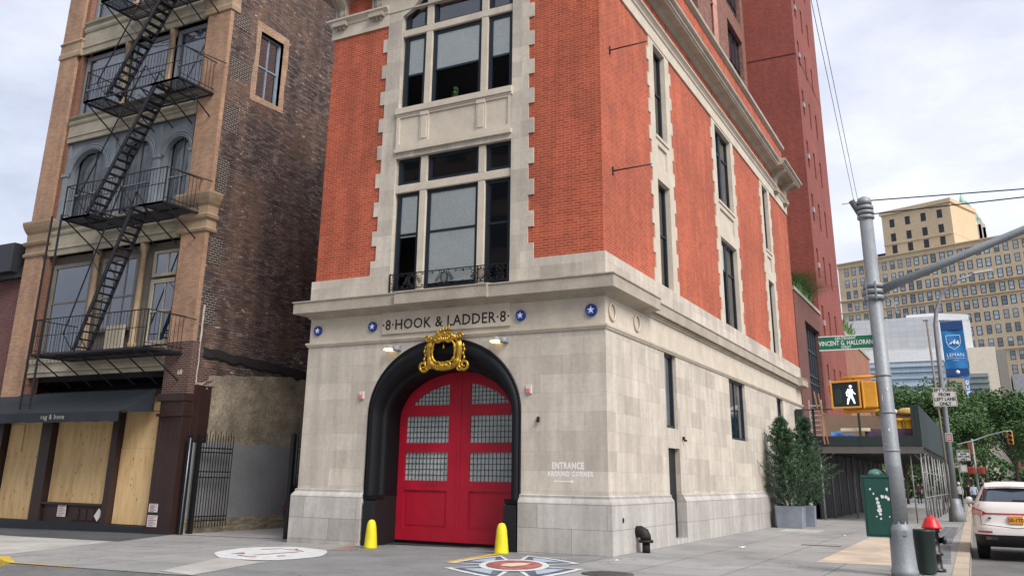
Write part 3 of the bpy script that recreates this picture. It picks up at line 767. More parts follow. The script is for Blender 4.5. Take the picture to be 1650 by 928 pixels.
m.grid(rows); m.build('mortar_smear', pmat('pale_mortar', lin('#b5aca0'), .9, var=.2, vs=6, bs=.5), lb)
# window in the party wall with patched brick surround
m = MB(); m.panel([(2.2, 14.5), (2.28, 14.45), (3.95, 14.55), (3.9, 15.6), (3.98, 16.4), (3.95, 17.62), (2.2, 17.66), (2.26, 16.2), (2.16, 15.3)], [rect(2.45, 3.68, 14.72, 17.3)], SX(LX1 + .015), reveal=.25, rim=.03)
m.build('window_surround', brickmat('patched_tan_brick', lin('#a98467'), lin('#8f6650'), lin('#b5a48f'), bw=.21, rh=.066, ms=.011, large=.2, ls=2), lb)
sash(lb, SL, 2.45, 3.68, 14.72, 17.3, 0.14, pmat('pale_blue_grey_frame', lin('#8696a3'), .6), rail=16.0, bars=1, fw=.09, glass=M_skyglass, vb=.05)
# front facade : piers
m = MB()
m.box(LX0, -22.68, FYL - .12, FYL + .3, 3.2, 21); m.cut(); m.box(-15.46, LX1 - .001, FYL - .12, FYL + .3, 4.7, 21)
m.build('brick_pier', M_tan, lb)
m = MB()
m.box(-15.46, LX1 + .02, FYL - .13, FYL + .25, 3.95, 5.6); m.box(LX1 - .1, LX1 + .012, FYL + .2, FYL + 1.0, 4.2, 4.8)
m.build('brown_brick_pier_foot', M_dkb, lb)
m = MB(); m.box(-22.7, -22.45, FYL, FYL + .4, 4.0, 21); m.box(-15.7, -15.46, FYL + .05, FYL + .4, 5.5, 21); m.build('inner_pier', brickmat('brown_tan_brick', lin('#8a5b45'), lin('#6f4838'), lin('#8d7462'), large=.2), lb)
# dark patches with pale joints on the corner of the party wall
m = MB()
for z0, z1, w in ((8.2, 9.1, .35), (6.2, 7.2, .35), (10.6, 11.9, .3), (12.9, 13.9, .45), (15.0, 15.7, .8), (16.9, 17.5, .6), (18.4, 19.2, .8)):
    m.cut(); m.box(LX1, LX1 + .006, 1.12, 1.12 + w + .2 , z0, z1)
m.build('repointed_brick', brickmat('repointed', lin('#332a2a'), lin('#2a2225'), lin('#a89c8e'), bw=.22, rh=.08, ms=.008, large=.1), lb)
# spandrel bands
def band(z0, z1, name='spandrel_band'):
    k = MB(); h = z1 - z0
    moulding(k, [(-22.5, FYL), (-15.6, FYL)], [(-.05, z0), (.04, z0), (.04, z0 + h * .18), (.075, z0 + h * .2), (.075, z0 + h * .24), (.03, z0 + h * .27), (.03, z0 + h * .66), (.07, z0 + h * .69), (.10, z0 + h * .76), (.10, z0 + h * .80), (.05, z0 + h * .82), (.05, z0 + h * .9), (.14, z0 + h * .94), (.16, z1), (-.05, z1 + .03)])
    return k.build(name, M_tanp, lb)
band(4.72, 5.50); band(9.18, 10.32); band(13.68, 14.72); band(17.45, 18.85)
m = MB()
k = -22.4
while k < -15.7: m.box(k, k + .09, FYL - .11, FYL - .05, 5.20, 5.32); k += .2
m.build('dentils', M_tanp, lb)
# pier capitals at the second floor
m = MB()
for (x0, x1) in ((LX0, -22.5), (-15.6, LX1)):
    m.cut(); moulding(m, [(x0, FYL + .3), (x0, FYL - .12), (x1, FYL - .12), (x1, FYL + .3)], [(0, 9.2), (.06, 9.24), (.08, 9.32), (.02, 9.38), (.02, 9.62), (.10, 9.68), (.13, 9.78), (.03, 9.84), (.04, 10.1), (.10, 10.2), (.16, 10.35), (.2, 10.5), (.2, 10.58), (0, 10.66)])
    m.cut(); moulding(m, [(x0, FYL + .3), (x0, FYL - .12), (x1, FYL - .12), (x1, FYL + .3)], [(0, 17.4), (.05, 17.44), (.05, 17.62), (.02, 17.7), (.02, 18.0), (.07, 18.1), (0, 18.2)])
m.build('pier_capital', M_tanr, lb)
# joinery and windows
M_curt = pmat('net_curtain', lin('#b9bec3'), .95, var=.25, vs=3)
def curtain(parent, u0, u1, v0, v1, d):
    k = MB(); rows = [[], []]; n = 60
    for i in range(n + 1):
        u = u0 + (u1 - u0) * i / n; dd = d + .05 * sin(i * 1.9) + .02 * sin(i * .7)
        rows[0].append(FL(u, v0, dd)); rows[1].append(FL(u, v1, dd))
    k.grid(rows); k.build('curtain', M_curt, parent, fixn=False)
bays = [(-22.4, -20.05), (-19.7, -17.62), (-17.30, -15.55)]
m = MB()
for z0, z1 in ((5.5, 9.2), (14.7, 17.5), (18.85, 21)):
    for a_, b_ in ((-20.05, -19.70), (-17.62, -17.30)):
        m.cut(); m.lathe(((a_ + b_) / 2, FYL + .12, 0), [(.15, z0), (.15, z0 + .2), (.11, z0 + .25), (.10, z1 - .35), (.13, z1 - .3), (.16, z1 - .2), (.16, z1)], 12)
m.build('iron_column', M_tanr, lb)
m = MB(); m.box(-22.5, -15.5, FYL + .35, FYL + .45, 5.4, 9.2); m.build('timber_infill', M_graybr, lb)
for fi, (z0, z1) in enumerate(((5.5, 9.15), (14.72, 17.4), (18.9, 20.9))):
    mt = M_graybr if fi == 0 else M_grayw
    for bi, (a_, b_) in enumerate(bays):
        if fi == 0 and bi == 2:
            w = sash(lb, FL, -17.0, -15.62, 5.62, 7.85, .18, M_tanp, rail=6.75, bars=1, fw=.14, glass=M_dglass, name='french_door')
            sash(lb, FL, -17.0, -15.62, 7.95, 8.85, .18, M_tanp, bars=1, fw=.1, glass=M_dglass); continue
        if fi == 0 and bi == 0:
            w = sash(lb, FL, a_ + .1, b_ - .05, z0, z1 - .3, .18, mt, rail=z0 + 1.9, fw=.14, glass=M_dglass); continue
        if fi == 0:
            w = sash(lb, FL, a_ + .1, b_ - .1, z0 + .7, z1 - .3, .18, mt, rail=z0 + 1.9, bars=2, fw=.14, glass=M_dglass); continue
        w = sash(lb, FL, a_, b_, z0, z1, .2, mt, rail=z0 + (z1 - z0) * .46, fw=.16, bars=(0 if bi == 1 else 0)); curtain(w, a_ + .1, b_ - .1, z0 + .1, z1 - .1, .45)
# arched second-floor windows
m = MB(); holes = []
arcs = [(-22.30, -20.02), (-19.66, -17.58), (-17.22, -15.66)]
for a_, b_ in arcs:
    c = (a_ + b_) / 2; r = (b_ - a_) / 2 - .12
    holes.append([(c - r, 10.4)] + [(c - r * cos(pi * k / 16), 12.35 + min(r, .95) * sin(pi * k / 16)) for k in range(17)] + [(c + r, 10.4)])
m.panel(rect(-22.5, -15.5, 10.3, 13.7), holes, FY(FYL + .12), reveal=.2)
for a_, b_ in arcs:
    c = (a_ + b_) / 2; r = (b_ - a_) / 2 - .12; rz = min(r, .95)
    for q, w_ in ((.07, .045), (-.0, .03), (.16, .03)):
        m.tube([(c - (r + q) * cos(pi * k / 20), FYL + .10, 12.35 + (rz + q) * sin(pi * k / 20)) for k in range(21)], w_, 6)
for x in (-22.38, -19.84, -17.40, -15.6): m.box(x - .13, x + .13, FYL + .02, FYL + .2, 10.3, 12.35); m.box(x - .17, x + .17, FYL - .02, FYL + .2, 12.3, 12.42); m.box(x - .1, x + .1, FYL + .06, FYL + .2, 12.42, 13.6)
m.build('arched_window_screen', M_grayw, lb)
for a_, b_ in arcs:
    w = sash(lb, FL, a_ + .1, b_ - .1, 10.42, 13.35, .33, M_grayw, rail=11.6, fw=.10, bars=1, glass=M_glassclear); curtain(w, a_ + .2, b_ - .2, 10.5, 13.2, .46)
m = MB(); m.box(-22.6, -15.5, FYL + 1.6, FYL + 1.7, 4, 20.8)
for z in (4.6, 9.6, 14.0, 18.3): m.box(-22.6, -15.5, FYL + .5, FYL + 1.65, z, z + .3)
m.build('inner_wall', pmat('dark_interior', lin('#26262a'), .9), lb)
# cream board and boxed air conditioner behind the lowest landing
m = MB(); m.box(-18.7, -17.85, FYL + .0, FYL + .12, 5.5, 6.35); m.build('leaning_board', pmat('cream_board', lin('#b5ac97'), .8), lb)
# shopfront
m = MB()
m.box(-15.36, LX1 + .015, FYL - .20, FYL + .3, -.5, 3.95); m.box(-15.5, LX1 + .04, FYL - .26, FYL + .3, 3.72, 3.95); m.box(-15.45, LX1 + .04, FYL - .25, FYL + .3, 3.25, 3.34)
for x in (-15.25, -15.0, -14.75): m.box(x, x + .03, FYL - .215, FYL - .19, .3, 3.1)
m.box(LX1 - .02, LX1 + .035, 1.4, 1.48, -.3, 3.9); m.box(LX1 - .02, LX1 + .03, 1.15, 1.9, -.4, 4.25)
for a_, b_ in ((-21.15, -20.60), (-17.58, -17.30), (-23.6, -23.25)): m.box(a_, b_, FYL - .08, FYL + .3, -.3, 4.1)
m.box(-23.7, -15.36, FYL + .0, FYL + .3, 3.9, 4.1); m.box(-20.6, -17.58, FYL + .02, FYL + .3, -.1, .55); m.box(-20.6, -17.58, FYL - .06, FYL + .1, .50, .58)
for i in range(4): m.box(-19.0 + i * .36, -18.72 + i * .36, FYL - .02, FYL + .05, .06, .42)
m.build('shopfront_frame', M_brown, lb, bevel=.01)
m = MB(); m.box(-23.7, -15.36, FYL - .14, FYL + .02, -.5, -.02); m.build('shop_base', pmat('dark_stone_base', lin('#20242a'), .5), lb)
m = MB(); m.box(-23.7, -15.3, FYL + .32, FYL + .4, -.4, 4.2); m.build('shop_backing', M_blackdull, lb)
def plywood():
    m_, nt, b = newmat('plywood'); ob = N(nt, 'ShaderNodeTexCoord').outputs['Object']
    n1 = noise_node(nt, ob, 1.6, 6, .7, stretch=(3.5, 3.5, .55)); c = ramp(nt, n1, [(.3, lin('#bf9865')), (.5, lin('#d8b682')), (.7, lin('#e2c494'))])
    v = N(nt, 'ShaderNodeTexVoronoi'); v.inputs['Scale'].default_value = 1.0
    mp = N(nt, 'ShaderNodeMapping'); mp.inputs['Scale'].default_value = (6.5, 6.5, 2.6); nt.links.new(ob, mp.inputs['Vector']); nt.links.new(mp.outputs[0], v.inputs['Vector'])
    kn = ramp(nt, v.outputs['Distance'], [(.07, (1, 1, 1)), (.15, (0, 0, 0))]); n3 = noise_node(nt, ob, 1.1, 3, .5)
    kk = mix(nt, 1.0, kn, ramp(nt, n3, [(.46, (0, 0, 0)), (.50, (1, 1, 1))]), 'MULTIPLY')
    c = mix(nt, kk, c, lin('#5a3a20')); nt.links.new(c, b.inputs['Base Color']); b.inputs['Roughness'].default_value = .7
    return m_
M_ply = plywood()
def ply(x0, x1, z0, z1, y=FYL + .16):
    k = MB(); k.box(x0, x1, y, y + .018, z0, z1); return k.build('plywood_board', M_ply, lb)
ply(-23.20, -21.19, -.02, 2.0); ply(-23.20, -21.19, 2.004, 3.5, FYL + .165); ply(-23.1, -22.4, 2.2, 3.1, FYL + .13)
ply(-20.58, -18.96, .57, 3.5); ply(-18.95, -17.6, .57, 3.5, FYL + .15)
ply(-17.28, -16.62, 2.3, 3.93); ply(-16.615, -15.38, 2.3, 3.93, FYL + .155); ply(-17.28, -15.38, -.0, 2.295, FYL + .14)
m = MB()
for x0, x1, z0, z1, y in ((-19.75, -19.33, .14, .50, FYL - .03), (-15.28, -14.9, .42, .66, FYL - .22), (-15.28, -14.86, -.0, .33, FYL - .222)): m.cut(); m.box(x0, x1, y, y + .006, z0, z1)
m.cut()
m.obox((-17.75, FYL - .03, .25), (.1, 0, .12), (0, .004, 0), (.09, 0, -.08))
m.build('paper_notice', pmat('notice_paper', lin('#d3cdca'), .8, var=.06, vs=12), lb)
m = MB()
for x0, x1, z0, z1, y in ((-19.75, -19.33, .14, .50, FYL - .034), (-15.28, -14.9, .42, .66, FYL - .224), (-15.28, -14.86, -.0, .33, FYL - .226)):
    m.cut(); nn = 6
    for i in range(nn):
        z = z1 - (z1 - z0) * (i + .8) / (nn + .6); m.box(x0 + .05, x1 - .05 - .1 * (i % 2), y, y + .003, z - .008, z + .008)
m.build('notice_print', pmat('notice_ink', lin('#8f4a48'), .8), lb)
text_mesh('68', .22, pmat('chalk', lin('#d8d4cc'), .9), 'chalk_mark', lambda u, v, d: (-14.75 + u, FYL - .132 - d, 4.55 + v), lb, extrude=.002)
# awning
def awn(x, f): # f 0 wall .. 1 lip
    return (x, FYL - .05 - 1.3 * f, 4.12 - .76 * f - .05 * sin(f * pi))
m = MB(); rows = [[awn(-23.75 + 7.95 * i / 30, j / 10) for i in range(31)] for j in range(11)]
rows.append([(-23.75 + 7.95 * i / 30, FYL - 1.36 + .012 * sin(i * 1.3), 3.05 + .012 * sin(i * 2.1)) for i in range(31)])
m.smooth = False; m.grid(rows)
for i in (0, 30): m.face([awn(-23.75 + 7.95 * i / 30, j / 10) for j in range(11)] + [(-23.75 + 7.95 * i / 30, FYL - .05, 3.42)])
aw = m.build('awning', pmat('black_awning_canvas', lin('#1f262d'), .75, var=.15, vs=1.2, bs=.15, bscale=8), lb)
m = MB(); m.bar((-15.8, FYL - 1.3, 3.33), (-15.35, FYL - .1, 3.42), .025); m.bar((-23.7, FYL - 1.3, 3.1), (-15.8, FYL - 1.3, 3.1), .025); m.build('awning_rod', M_iron, aw)
text_mesh('rag & bone', .22, pmat('awning_letter', lin('#a8a294'), .7), 'awning_lettering', lambda u, v, d: (-18.87 + u, FYL - 1.385 - d, 3.15 + v), aw, extrude=.002, space=1.18)
# ------------------------------------------------------------------ fire escape
fe = thing('fire_escape', 'black iron fire escape with stairs zigzagging up the front of the tan building', 'fire escape', (-17.2, FYL - .1, 5.2))
yo, yi = -.65, .93
def platform(z, x0, x1, gap=None):
    k = MB()
    for y in (yo, (yo + yi) / 2, yi - .05): k.box(x0, x1, y - .02, y + .02, z - .08, z - .02) if gap is None or y > .5 else [k.box(x0, gap[0], y - .02, y + .02, z - .08, z - .02), k.box(gap[1], x1, y - .02, y + .02, z - .08, z - .02), k.box(x0, x1, yo - .02, yo + .02, z - .08, z - .02)]
    for x in (x0, x1): k.box(x - .02, x + .02, yo, yi, z - .08, z - .02)
    ny = 20
    for i in range(ny):
        y = yo + (yi - yo) * (i + .5) / ny
        if gap and y < gap[2]: k.box(x0, gap[0], y - .016, y + .016, z - .02, z); k.box(gap[1], x1, y - .016, y + .016, z - .02, z)
        else: k.box(x0, x1, y - .016, y + .016, z - .02, z)
    k.build('platform', M_iron, fe)
    b = MB()
    for x in [x0 + .05 + (x1 - x0 - .1) * i / 5 for i in range(6)]:
        b.cut(); b.bar((x, yo + .1, z - .06), (x, FYL - .02, z - .95), .035); b.bar((x, yo, z - .05), (x, FYL, z - .05), .04)
    b.build('bracket', M_iron, fe)
def railing(z, x0, x1, h=1.0, cut=None):
    k = MB(); hr = 1.15 * h
    k.box(x0, x1, yo - .015, yo + .015, z + hr - .03, z + hr); k.box(x0, x1, yo - .012, yo + .012, z + hr * .5, z + hr * .5 + .02)
    for x in (x0, x1): k.bar((x, yo, z + hr - .015), (x, yi, z + hr - .015), .03); k.bar((x, yo, z + .12), (x, yi, z + .12), .02); k.box(x - .018, x + .018, yo - .018, yo + .018, z, z + hr)
    n = int((x1 - x0) / .15)
    for i in range(1, n): x = x0 + (x1 - x0) * i / n; k.box(x - .006, x + .006, yo - .006, yo + .006, z, z + hr)
    for x in (x0, x1):
        for i in range(1, 10): y = yo + (yi - yo) * i / 10; k.box(x - .006, x + .006, y - .006, y + .006, z, z + hr)
    k.bar((x1, yo, z + hr - .015), (x1 + .5, FYL - .15, z + hr - .15), .03)
    k.build('railing', M_iron, fe)
def stair(xa, za, xb, zb, y0=-.62, w=.55, rail=True):
    k = MB(); n = int((zb - za) / .245)
    for y in (y0, y0 + w): k.bar((xa, y, za), (xb, y, zb), .045, .14)
    for i in range(n + 1):
        f = (i + .5) / (n + 1); x = xa + (xb - xa) * f; z = za + (zb - za) * f; k.box(x - .10, x + .10, y0 + .02, y0 + w - .02, z - .012, z + .012)
    k.build('stair', M_iron, fe)
    if rail:
        k = MB()
        for y in (y0 - .05, y0 + w + .02):
            o_ = Vector((-.55, 0, .55)); a = Vector((xa, y, za)) + o_; b = Vector((xb, y, zb)) + o_ + Vector((-.1, 0, .2))
            k.bar(a, b, .035); k.bar((xa, y, za), a, .025); k.bar((xb, y, zb), b, .025)
            mp = Vector(((xa + xb) / 2, y, (za + zb) / 2)); k.bar(mp, mp + o_, .02)
        k.build('handrail', M_iron, fe)
for z, x0, x1, g in ((5.25, -20.1, -14.75, None), (9.9, -19.65, -14.75, (-18.2, -15.9, .05)), (14.25, -19.55, -14.75, (-18.5, -16.2, .05)), (18.3, -19.5, -14.9, (-18.6, -16.3, .05))):
    platform(z, x0, x1, g); railing(z, x0, x1)
stair(-18.05, 5.28, -16.15, 9.9); stair(-18.45, 9.93, -15.85, 14.25); stair(-18.4, 14.28, -15.8, 18.3); stair(-18.4, 18.33, -16.2, 21.6)
k = MB()
for x in (-20.12, -19.62): k.box(x - .03, x + .03, yo - .09, yo - .04, 3.45, 10.0)
for i in range(3): k.box(-20.1, -19.62, yo - .08, yo - .05, 3.6 + .3 * i, 3.625 + .3 * i)
k.build('drop_ladder', M_iron, fe)
# ------------------------------------------------------------------ far left low brick building
rb = thing('corner_brick_building', 'low dark red brick building with a black roof box at the far left edge', 'building', (-28, 6, -.4))
m = MB(); m.box(-34, -23.72, 1.3, 20, -.6, 8.62); m.build('wall', brickmat('dark_red_brick', lin('#6b3b38'), lin('#5a302f'), lin('#86706a'), large=.12), rb)
m = MB(); m.box(-34, -24.2, .7, 3.0, 8.75, 9.85); m.box(-34, -23.73, 1.0, 20, 8.55, 8.95); m.build('roof_box', pmat('black_metal', lin('#2a2c31'), .5), rb)
m = MB(); m.box(-34, -24.0, .2, 1.3, 3.05, 3.5); m.build('canopy', pmat('dark_canopy', lin('#2b1d1d'), .7), rb)

# ------------------------------------------------------------------ gate between the buildings
def gate(name, label, pts, posts, w0, z0=-.12, top=2.55):
    t = thing(name, label, 'gate', (pts[0][0], pts[0][1], z0), 0, 'iron gates of the alley')
    (xa, ya), (xb, yb_) = pts; a = Vector((xa, ya, 0)); b = Vector((xb, yb_, 0)); L = (b - a).length; d = (b - a) / L
    k = MB()
    for p in posts: k.box(p[0] - .06, p[0] + .06, p[1] - .06, p[1] + .06, z0 - .1, top + .15)
    k.build('post', M_blackdull, t)
    k = MB()
    for zz_ in (.18, .30, 1.45, 1.62, top - .35, top - .22): k.bar(a + Vector((0, 0, zz_)), b + Vector((0, 0, zz_)), .035)
    n = max(2, int(L / .105))
    for i in range(n + 1):
        p = a + d * L * i / n; hh = top + (.22 if i % 2 else .12)
        k.box(p.x - .009, p.x + .009, p.y - .009, p.y + .009, z0 + .1, hh); k.lathe((p.x, p.y, hh), [(.004, 0), (.018, .03), (.001, .12)], 5)
    k.build('gate_leaf', M_blackdull, t)
gate('alley_gate', 'open black iron gate with spiked bars standing against the rough side wall', [(-14.08, 1.45), (-14.0, 2.75)], [(-14.10, 1.02), (-14.08, 1.38)], 0)
gate('alley_gate', 'black iron gate with bars right beside the limestone plinth', [(-9.85, 1.05), (-9.02, 1.12)], [(-9.98, 1.0)], 0, z0=-.2)
k = MB(); k.tube([(-14.02, .93, -.2), (-14.0, .93, 2.6)], .018, 8)
tag(k.build('drain_pipe', pmat('galvanised', lin('#9aa0a8'), .45, metal=.6), origin=(-14.02, .93, -.2)), 'thin grey vertical pipe beside the open iron gate', 'pipe')
# ------------------------------------------------------------------ buildings up the side street
M_glassblue = glassmat('office_glass', dark=True, base=(.03, .045, .06), boost=.22, wob=.02)
M_frame_dk = pmat('dark_frame', lin('#22262b'), .5)
# brown brick annex with rooftop planting
ax = thing('brown_brick_annex', 'low brown brick annex with a tall steel window, between the firehouse and the tower', 'building', (-3, 29, 0))
m = MB(); m.panel(rect(25.45, 33.3, -.2, 10.75), [rect(28.1, 32.6, 5.2, 9.6), rect(28.4, 31.6, .1, 3.4)], S0, 0, reveal=.3)
m.panel(rect(-7, 0, -.2, 10.75), [], FY(25.45)); m.panel(rect(25.45, 33.3, -7, 0), [], lambda u, v, d: (v, u, 10.6))
m.build('wall', brickmat('annex_brick', lin('#6e3a30'), lin('#552b26'), lin('#86685c'), bw=.21, rh=.07, ms=.008, large=.14), ax)
m = MB(); moulding(m, [(-5, 25.45), (0, 25.45), (0, 33.3)], [(-.3, 10.7), (.06, 10.7), (.06, 10.88), (-.3, 10.92)]); m.build('coping', M_corn, ax)
m = MB(); S0b = SX(-.25)
for k in range(7): u = 28.1 + 4.5 * k / 6; fbox(m, S0b, u - .05, u + .05, 5.2, 9.6, -.02, .06)
for z in (5.2, 6.6, 7.0, 8.3, 9.6): fbox(m, S0b, 28.1, 32.6, z - .05, z + .05, -.018, .05)
wn = m.build('window', M_frame_dk, ax); g = MB(); g.panel(rect(28.1, 32.6, 5.2, 9.6), [], SX(-.28)); g.build('pane', M_glassblue, wn)
m = MB(); fbox(m, SX(-.28), 28.4, 31.6, .1, 3.4, 0, .05); m.build('door', M_blackdull, ax)
# tower
tw = thing('brick_tower', 'tall dark red brick tower with narrow windows rising behind the firehouse', 'building', (-8, 38, 0))
TY = 33.3; TE = 42.9
M_tow = brickmat('tower_brick', lin('#92463a'), lin('#7b3a32'), lin('#9a6a5c'), bw=.22, rh=.075, ms=.006, large=.12, ls=.3, streak=.08)
twin = []
for k in range(11):
    z0 = 1.9 + 3.42 * k + (0 if k else 0)
    for y0 in (34.3, 36.75, 39.25): twin.append((y0, y0 + .62, z0 + 1.0 + (.15 if y0 > 38 else 0), z0 + 2.75 + (.15 if y0 > 38 else 0)))
twin = [w for w in twin if w[2] < 41]
m = MB(); m.panel(rect(TY, TE, -.2, 46), [rect(*w) for w in twin], S0, 0, reveal=.3)
m.panel(rect(-18, 0, -.2, 46), [], FY(TY)); m.panel(rect(-18, 0, -.2, 46), [], FY(TE)); m.panel(rect(TY, TE, -18, 0), [], lambda u, v, d: (v, u, 46))
m.build('wall', M_tow, tw)
m = MB(); m.box(-18, -.02, TY - .015, TY, 27.1, 27.17); m.box(0, .012, TY, TE, 27.1, 27.16); m.build('expansion_joint', pmat('dark_joint', lin('#3c1d1b'), .9), tw)
for w in twin:
    k = MB(); fbox(k, S0, w[0], w[0] + .06, w[2], w[3], .15, .25); fbox(k, S0, w[1] - .06, w[1], w[2], w[3], .15, .25); fbox(k, S0, w[0], w[1], w[2], w[2] + .06, .153, .25); fbox(k, S0, w[0], w[1], w[3] - .06, w[3], .153, .25); zz_ = (w[2] + w[3]) / 2; fbox(k, S0, w[0], w[1], zz_ - .03, zz_ + .03, .156, .25)
    wo = k.build('window', M_frame_dk, tw); g = MB(); g.panel(rect(*w), [], SX(-.2)); g.build('pane', M_dglass, wo)
m = MB()
for w in twin[::3]: m.cut(); m.box(-.1, .07, w[0] + .08, w[1] - .12, w[2] + .55, w[2] + .85)
m.build('window_ac_unit', pmat('ac_grey', lin('#a09da2'), .6), tw)
# rear block on the firehouse side
rbk = thing('rear_brick_block', 'mottled brick block with large dark windows between firehouse roof and tower', 'building', (-8, 28, 0))
M_mot = brickmat('mottled_brick', lin('#8f5a4a'), lin('#5f3a33'), lin('#a08474'), bw=.22, rh=.07, ms=.008, large=.2, ls=3)
rw = [rect(28.6, 32.4, 16.0, 19.3), rect(28.6, 32.4, 20.4, 23.7), rect(28.6, 32.4, 24.8, 28.1), rect(28.6, 32.4, 29.2, 32.5), rect(19.2, 22.0, 23.5, 27.0)]
m = MB(); m.panel([(12, 17.2), (25.25, 17.2), (25.25, -.2), (33.27, -.2), (33.27, 35), (12, 35)], rw, SX(-3.05), 0, reveal=.35)
m.panel(rect(-8.7, -3.05, 17.2, 35), [], FY(12)); m.panel(rect(12, 33.27, -8.7, -3.05), [], lambda u, v, d: (v, u, 35)); m.panel(rect(12, 33.27, 17, 35), [], SX(-8.7))
m.build('wall', M_mot, rbk)
for r_ in rw:
    u0, u1, v0, v1 = r_[0][0], r_[1][0], r_[0][1], r_[2][1]
    k = MB(); f_ = SX(-3.3)
    for q in range(5): u = u0 + (u1 - u0) * q / 4; fbox(k, f_, u - .05, u + .05, v0, v1, -.02, .06)
    for z in (v0, v0 + 1.2, v1): fbox(k, f_, u0, u1, z - .05, z + .05, -.018, .05)
    wo = k.build('window', M_frame_dk, rbk); g = MB(); g.panel(r_, [], SX(-3.33)); g.build('pane', M_dglass, wo)
m = MB()
for q in range(4): m.tube([(-2.95, 24.9 + .22 * q, 17.2), (-2.95, 24.9 + .22 * q, 34)], .06, 8)
for z in (20, 23.5, 27, 30.5): m.box(-3.04, -2.9, 24.7, 25.8, z, z + .06)
m.build('riser_pipe', pmat('pink_pipe', lin('#b98576'), .6), rbk)
m = MB(); m.box(-3.0, -2.96, 28.5, 29.3, 19.8, 24.2); m.build('white_panel', M_white, rbk)
# next brick building
nb = thing('orange_brick_building', 'orange brick building with shallow windows just past the tower', 'building', (-5, 50, 0))
nw = [rect(45.2 + 3.2 * k, 47.0 + 3.2 * k, z, z + 1.9) for k in range(4) for z in (6.6, 3.4)]
m = MB(); m.panel(rect(43.0, 57.3, -.2, 11.2), nw, SX(-.02), 0, reveal=.25); m.panel(rect(-14, -.02, -.2, 11.2), [], FY(57.3)); m.panel(rect(43, 57.3, -14, -.02), [], lambda u, v, d: (v, u, 11.2))
m.build('wall', brickmat('orange_brick', lin('#a3654a'), lin('#8e543e'), lin('#a08070'), large=.14), nb)
m = MB(); moulding(m, [(-.02, 43), (-.02, 57.3), (-3, 57.3)], [(-.3, 11.0), (.08, 11.0), (.08, 11.25), (-.3, 11.3)]); m.build('coping', M_corn, nb)
for r_ in nw:
    k = MB(); fbox(k, SX(-.02), r_[0][0], r_[0][0] + .08, r_[0][1], r_[2][1], .14, .2); fbox(k, SX(-.02), r_[1][0] - .08, r_[1][0], r_[0][1], r_[2][1], .14, .2); fbox(k, SX(-.02), r_[0][0], r_[1][0], r_[0][1] + .9, r_[0][1] + .98, .143, .2)
    wo = k.build('window', M_frame_dk, nb); g = MB(); g.panel(r_, [], SX(-.2)); g.build('pane', M_dglass, wo)
# roof plants
M_leafd = pmat('roof_plant_leaf', lin('#6c8f55'), .7, var=.3, vs=5); M_leaf2 = pmat('tree_leaf', lin('#4d6d3a'), .75, var=.35, vs=.6, fine=.2)
def grass_clump(name, label, c, rx, ry, h, n, seed, mat, wid=.03, droop=.6, cat='plant', grp=None):
    r_ = random.Random(seed); k = MB()
    for i in range(n):
        x = c[0] + r_.uniform(-rx, rx); y = c[1] + r_.uniform(-ry, ry); a = r_.uniform(0, 6.3); L = h * r_.uniform(.5, 1.1)
        d = Vector((cos(a), sin(a), 0)); p = Vector((x, y, c[2])); s_ = Vector((-sin(a), cos(a), 0)) * wid; pts = []
        for q in range(5):
            f = q / 4; pts.append(p + d * L * droop * f * f + Vector((0, 0, L * (f - .45 * droop * f ** 3))))
        for q in range(4): w0 = 1 - q / 4; w1 = 1 - (q + 1) / 4.2; k.face([pts[q] - s_ * w0, pts[q] + s_ * w0, pts[q + 1] + s_ * w1, pts[q + 1] - s_ * w1])
    o = k.build(name, mat, origin=c, fixn=False); return tag(o, label, cat, grp)
grass_clump('roof_grass', 'arching green grasses on the annex roof beside the tower', (-.35, 28.6, 10.85), .40, 2.5, 1.7, 1500, 5, M_leafd, .022, 1.15)
grass_clump('roof_shrub', 'small leafy shrubs on the roof of the orange brick building', (-.6, 47, 11.25), .5, 3.5, 1.5, 420, 6, M_leafd, .07, .4)
# ------------------------------------------------------------------ big tan office building
Q = Vector((-.712, 215.64, 0)); du = Vector((.929, -.37, 0)).normalized(); dn = Vector((-.37, -.929, 0)).normalized()
OF = lambda u, v, d: tuple(Q + du * u - dn * d + Vector((0, 0, v)))
of = thing('office_building', 'huge tan stone office block with rows of paired windows and a rooftop penthouse', 'office building', tuple(Q))
M_tanst = brickmat('tan_office_stone', lin('#d3c0a2'), lin('#c9b595'), lin('#b8a385'), bw=1.6, rh=.6, ms=.02, large=.08, ls=.05, bs=0, streak=.05)
M_tanst2 = pmat('tan_office_parapet', lin('#c9b494'), .85, var=.06, vs=.1)
orow = [54.1, 51.1, 48.15, 45.0, 41.8, 38.7, 35.6, 32.5, 29.4, 26.3, 23.2, 20.1]
ocols = []
k = -20.4
while k < 48: ocols += [k, k + 1.95]; k += 4.12
m = MB(); m.panel(rect(-22.7, 52, 0, 56.2), [], OF, 0); m.panel([(-22.7, 0), (-22.7, 56.2)] and rect(0, 30, 0, 56.2), [], lambda u, v, d: OF(-22.7, v, u)); m.panel(rect(-22.7, 52, 0, 30), [], lambda u, v, d: OF(u, 56.0, v))
m.build('wall', M_tanst, of)
m = MB()
fbox(m, OF, -22.8, 52, 55.3, 56.5, -.15, 0); fbox(m, OF, -22.9, 52, 56.4, 56.7, -.5, 0)
m.build('parapet', M_tanst2, of)
m = MB(); fbox(m, OF, -22.8, 52, 46.55, 46.85, -.5, 0); fbox(m, OF, -22.8, 52, 46.3, 46.55, -.25, 0); fbox(m, OF, -22.8, 52, 43.5, 43.75, -.35, 0); fbox(m, OF, -22.8, 52, 30.8, 31.0, -.3, 0)
m.build('ledge', M_tanst2, of)
wm = MB(); W0 = lambda u, v, d: tuple(du * u - dn * d + Vector((0, 0, v)))
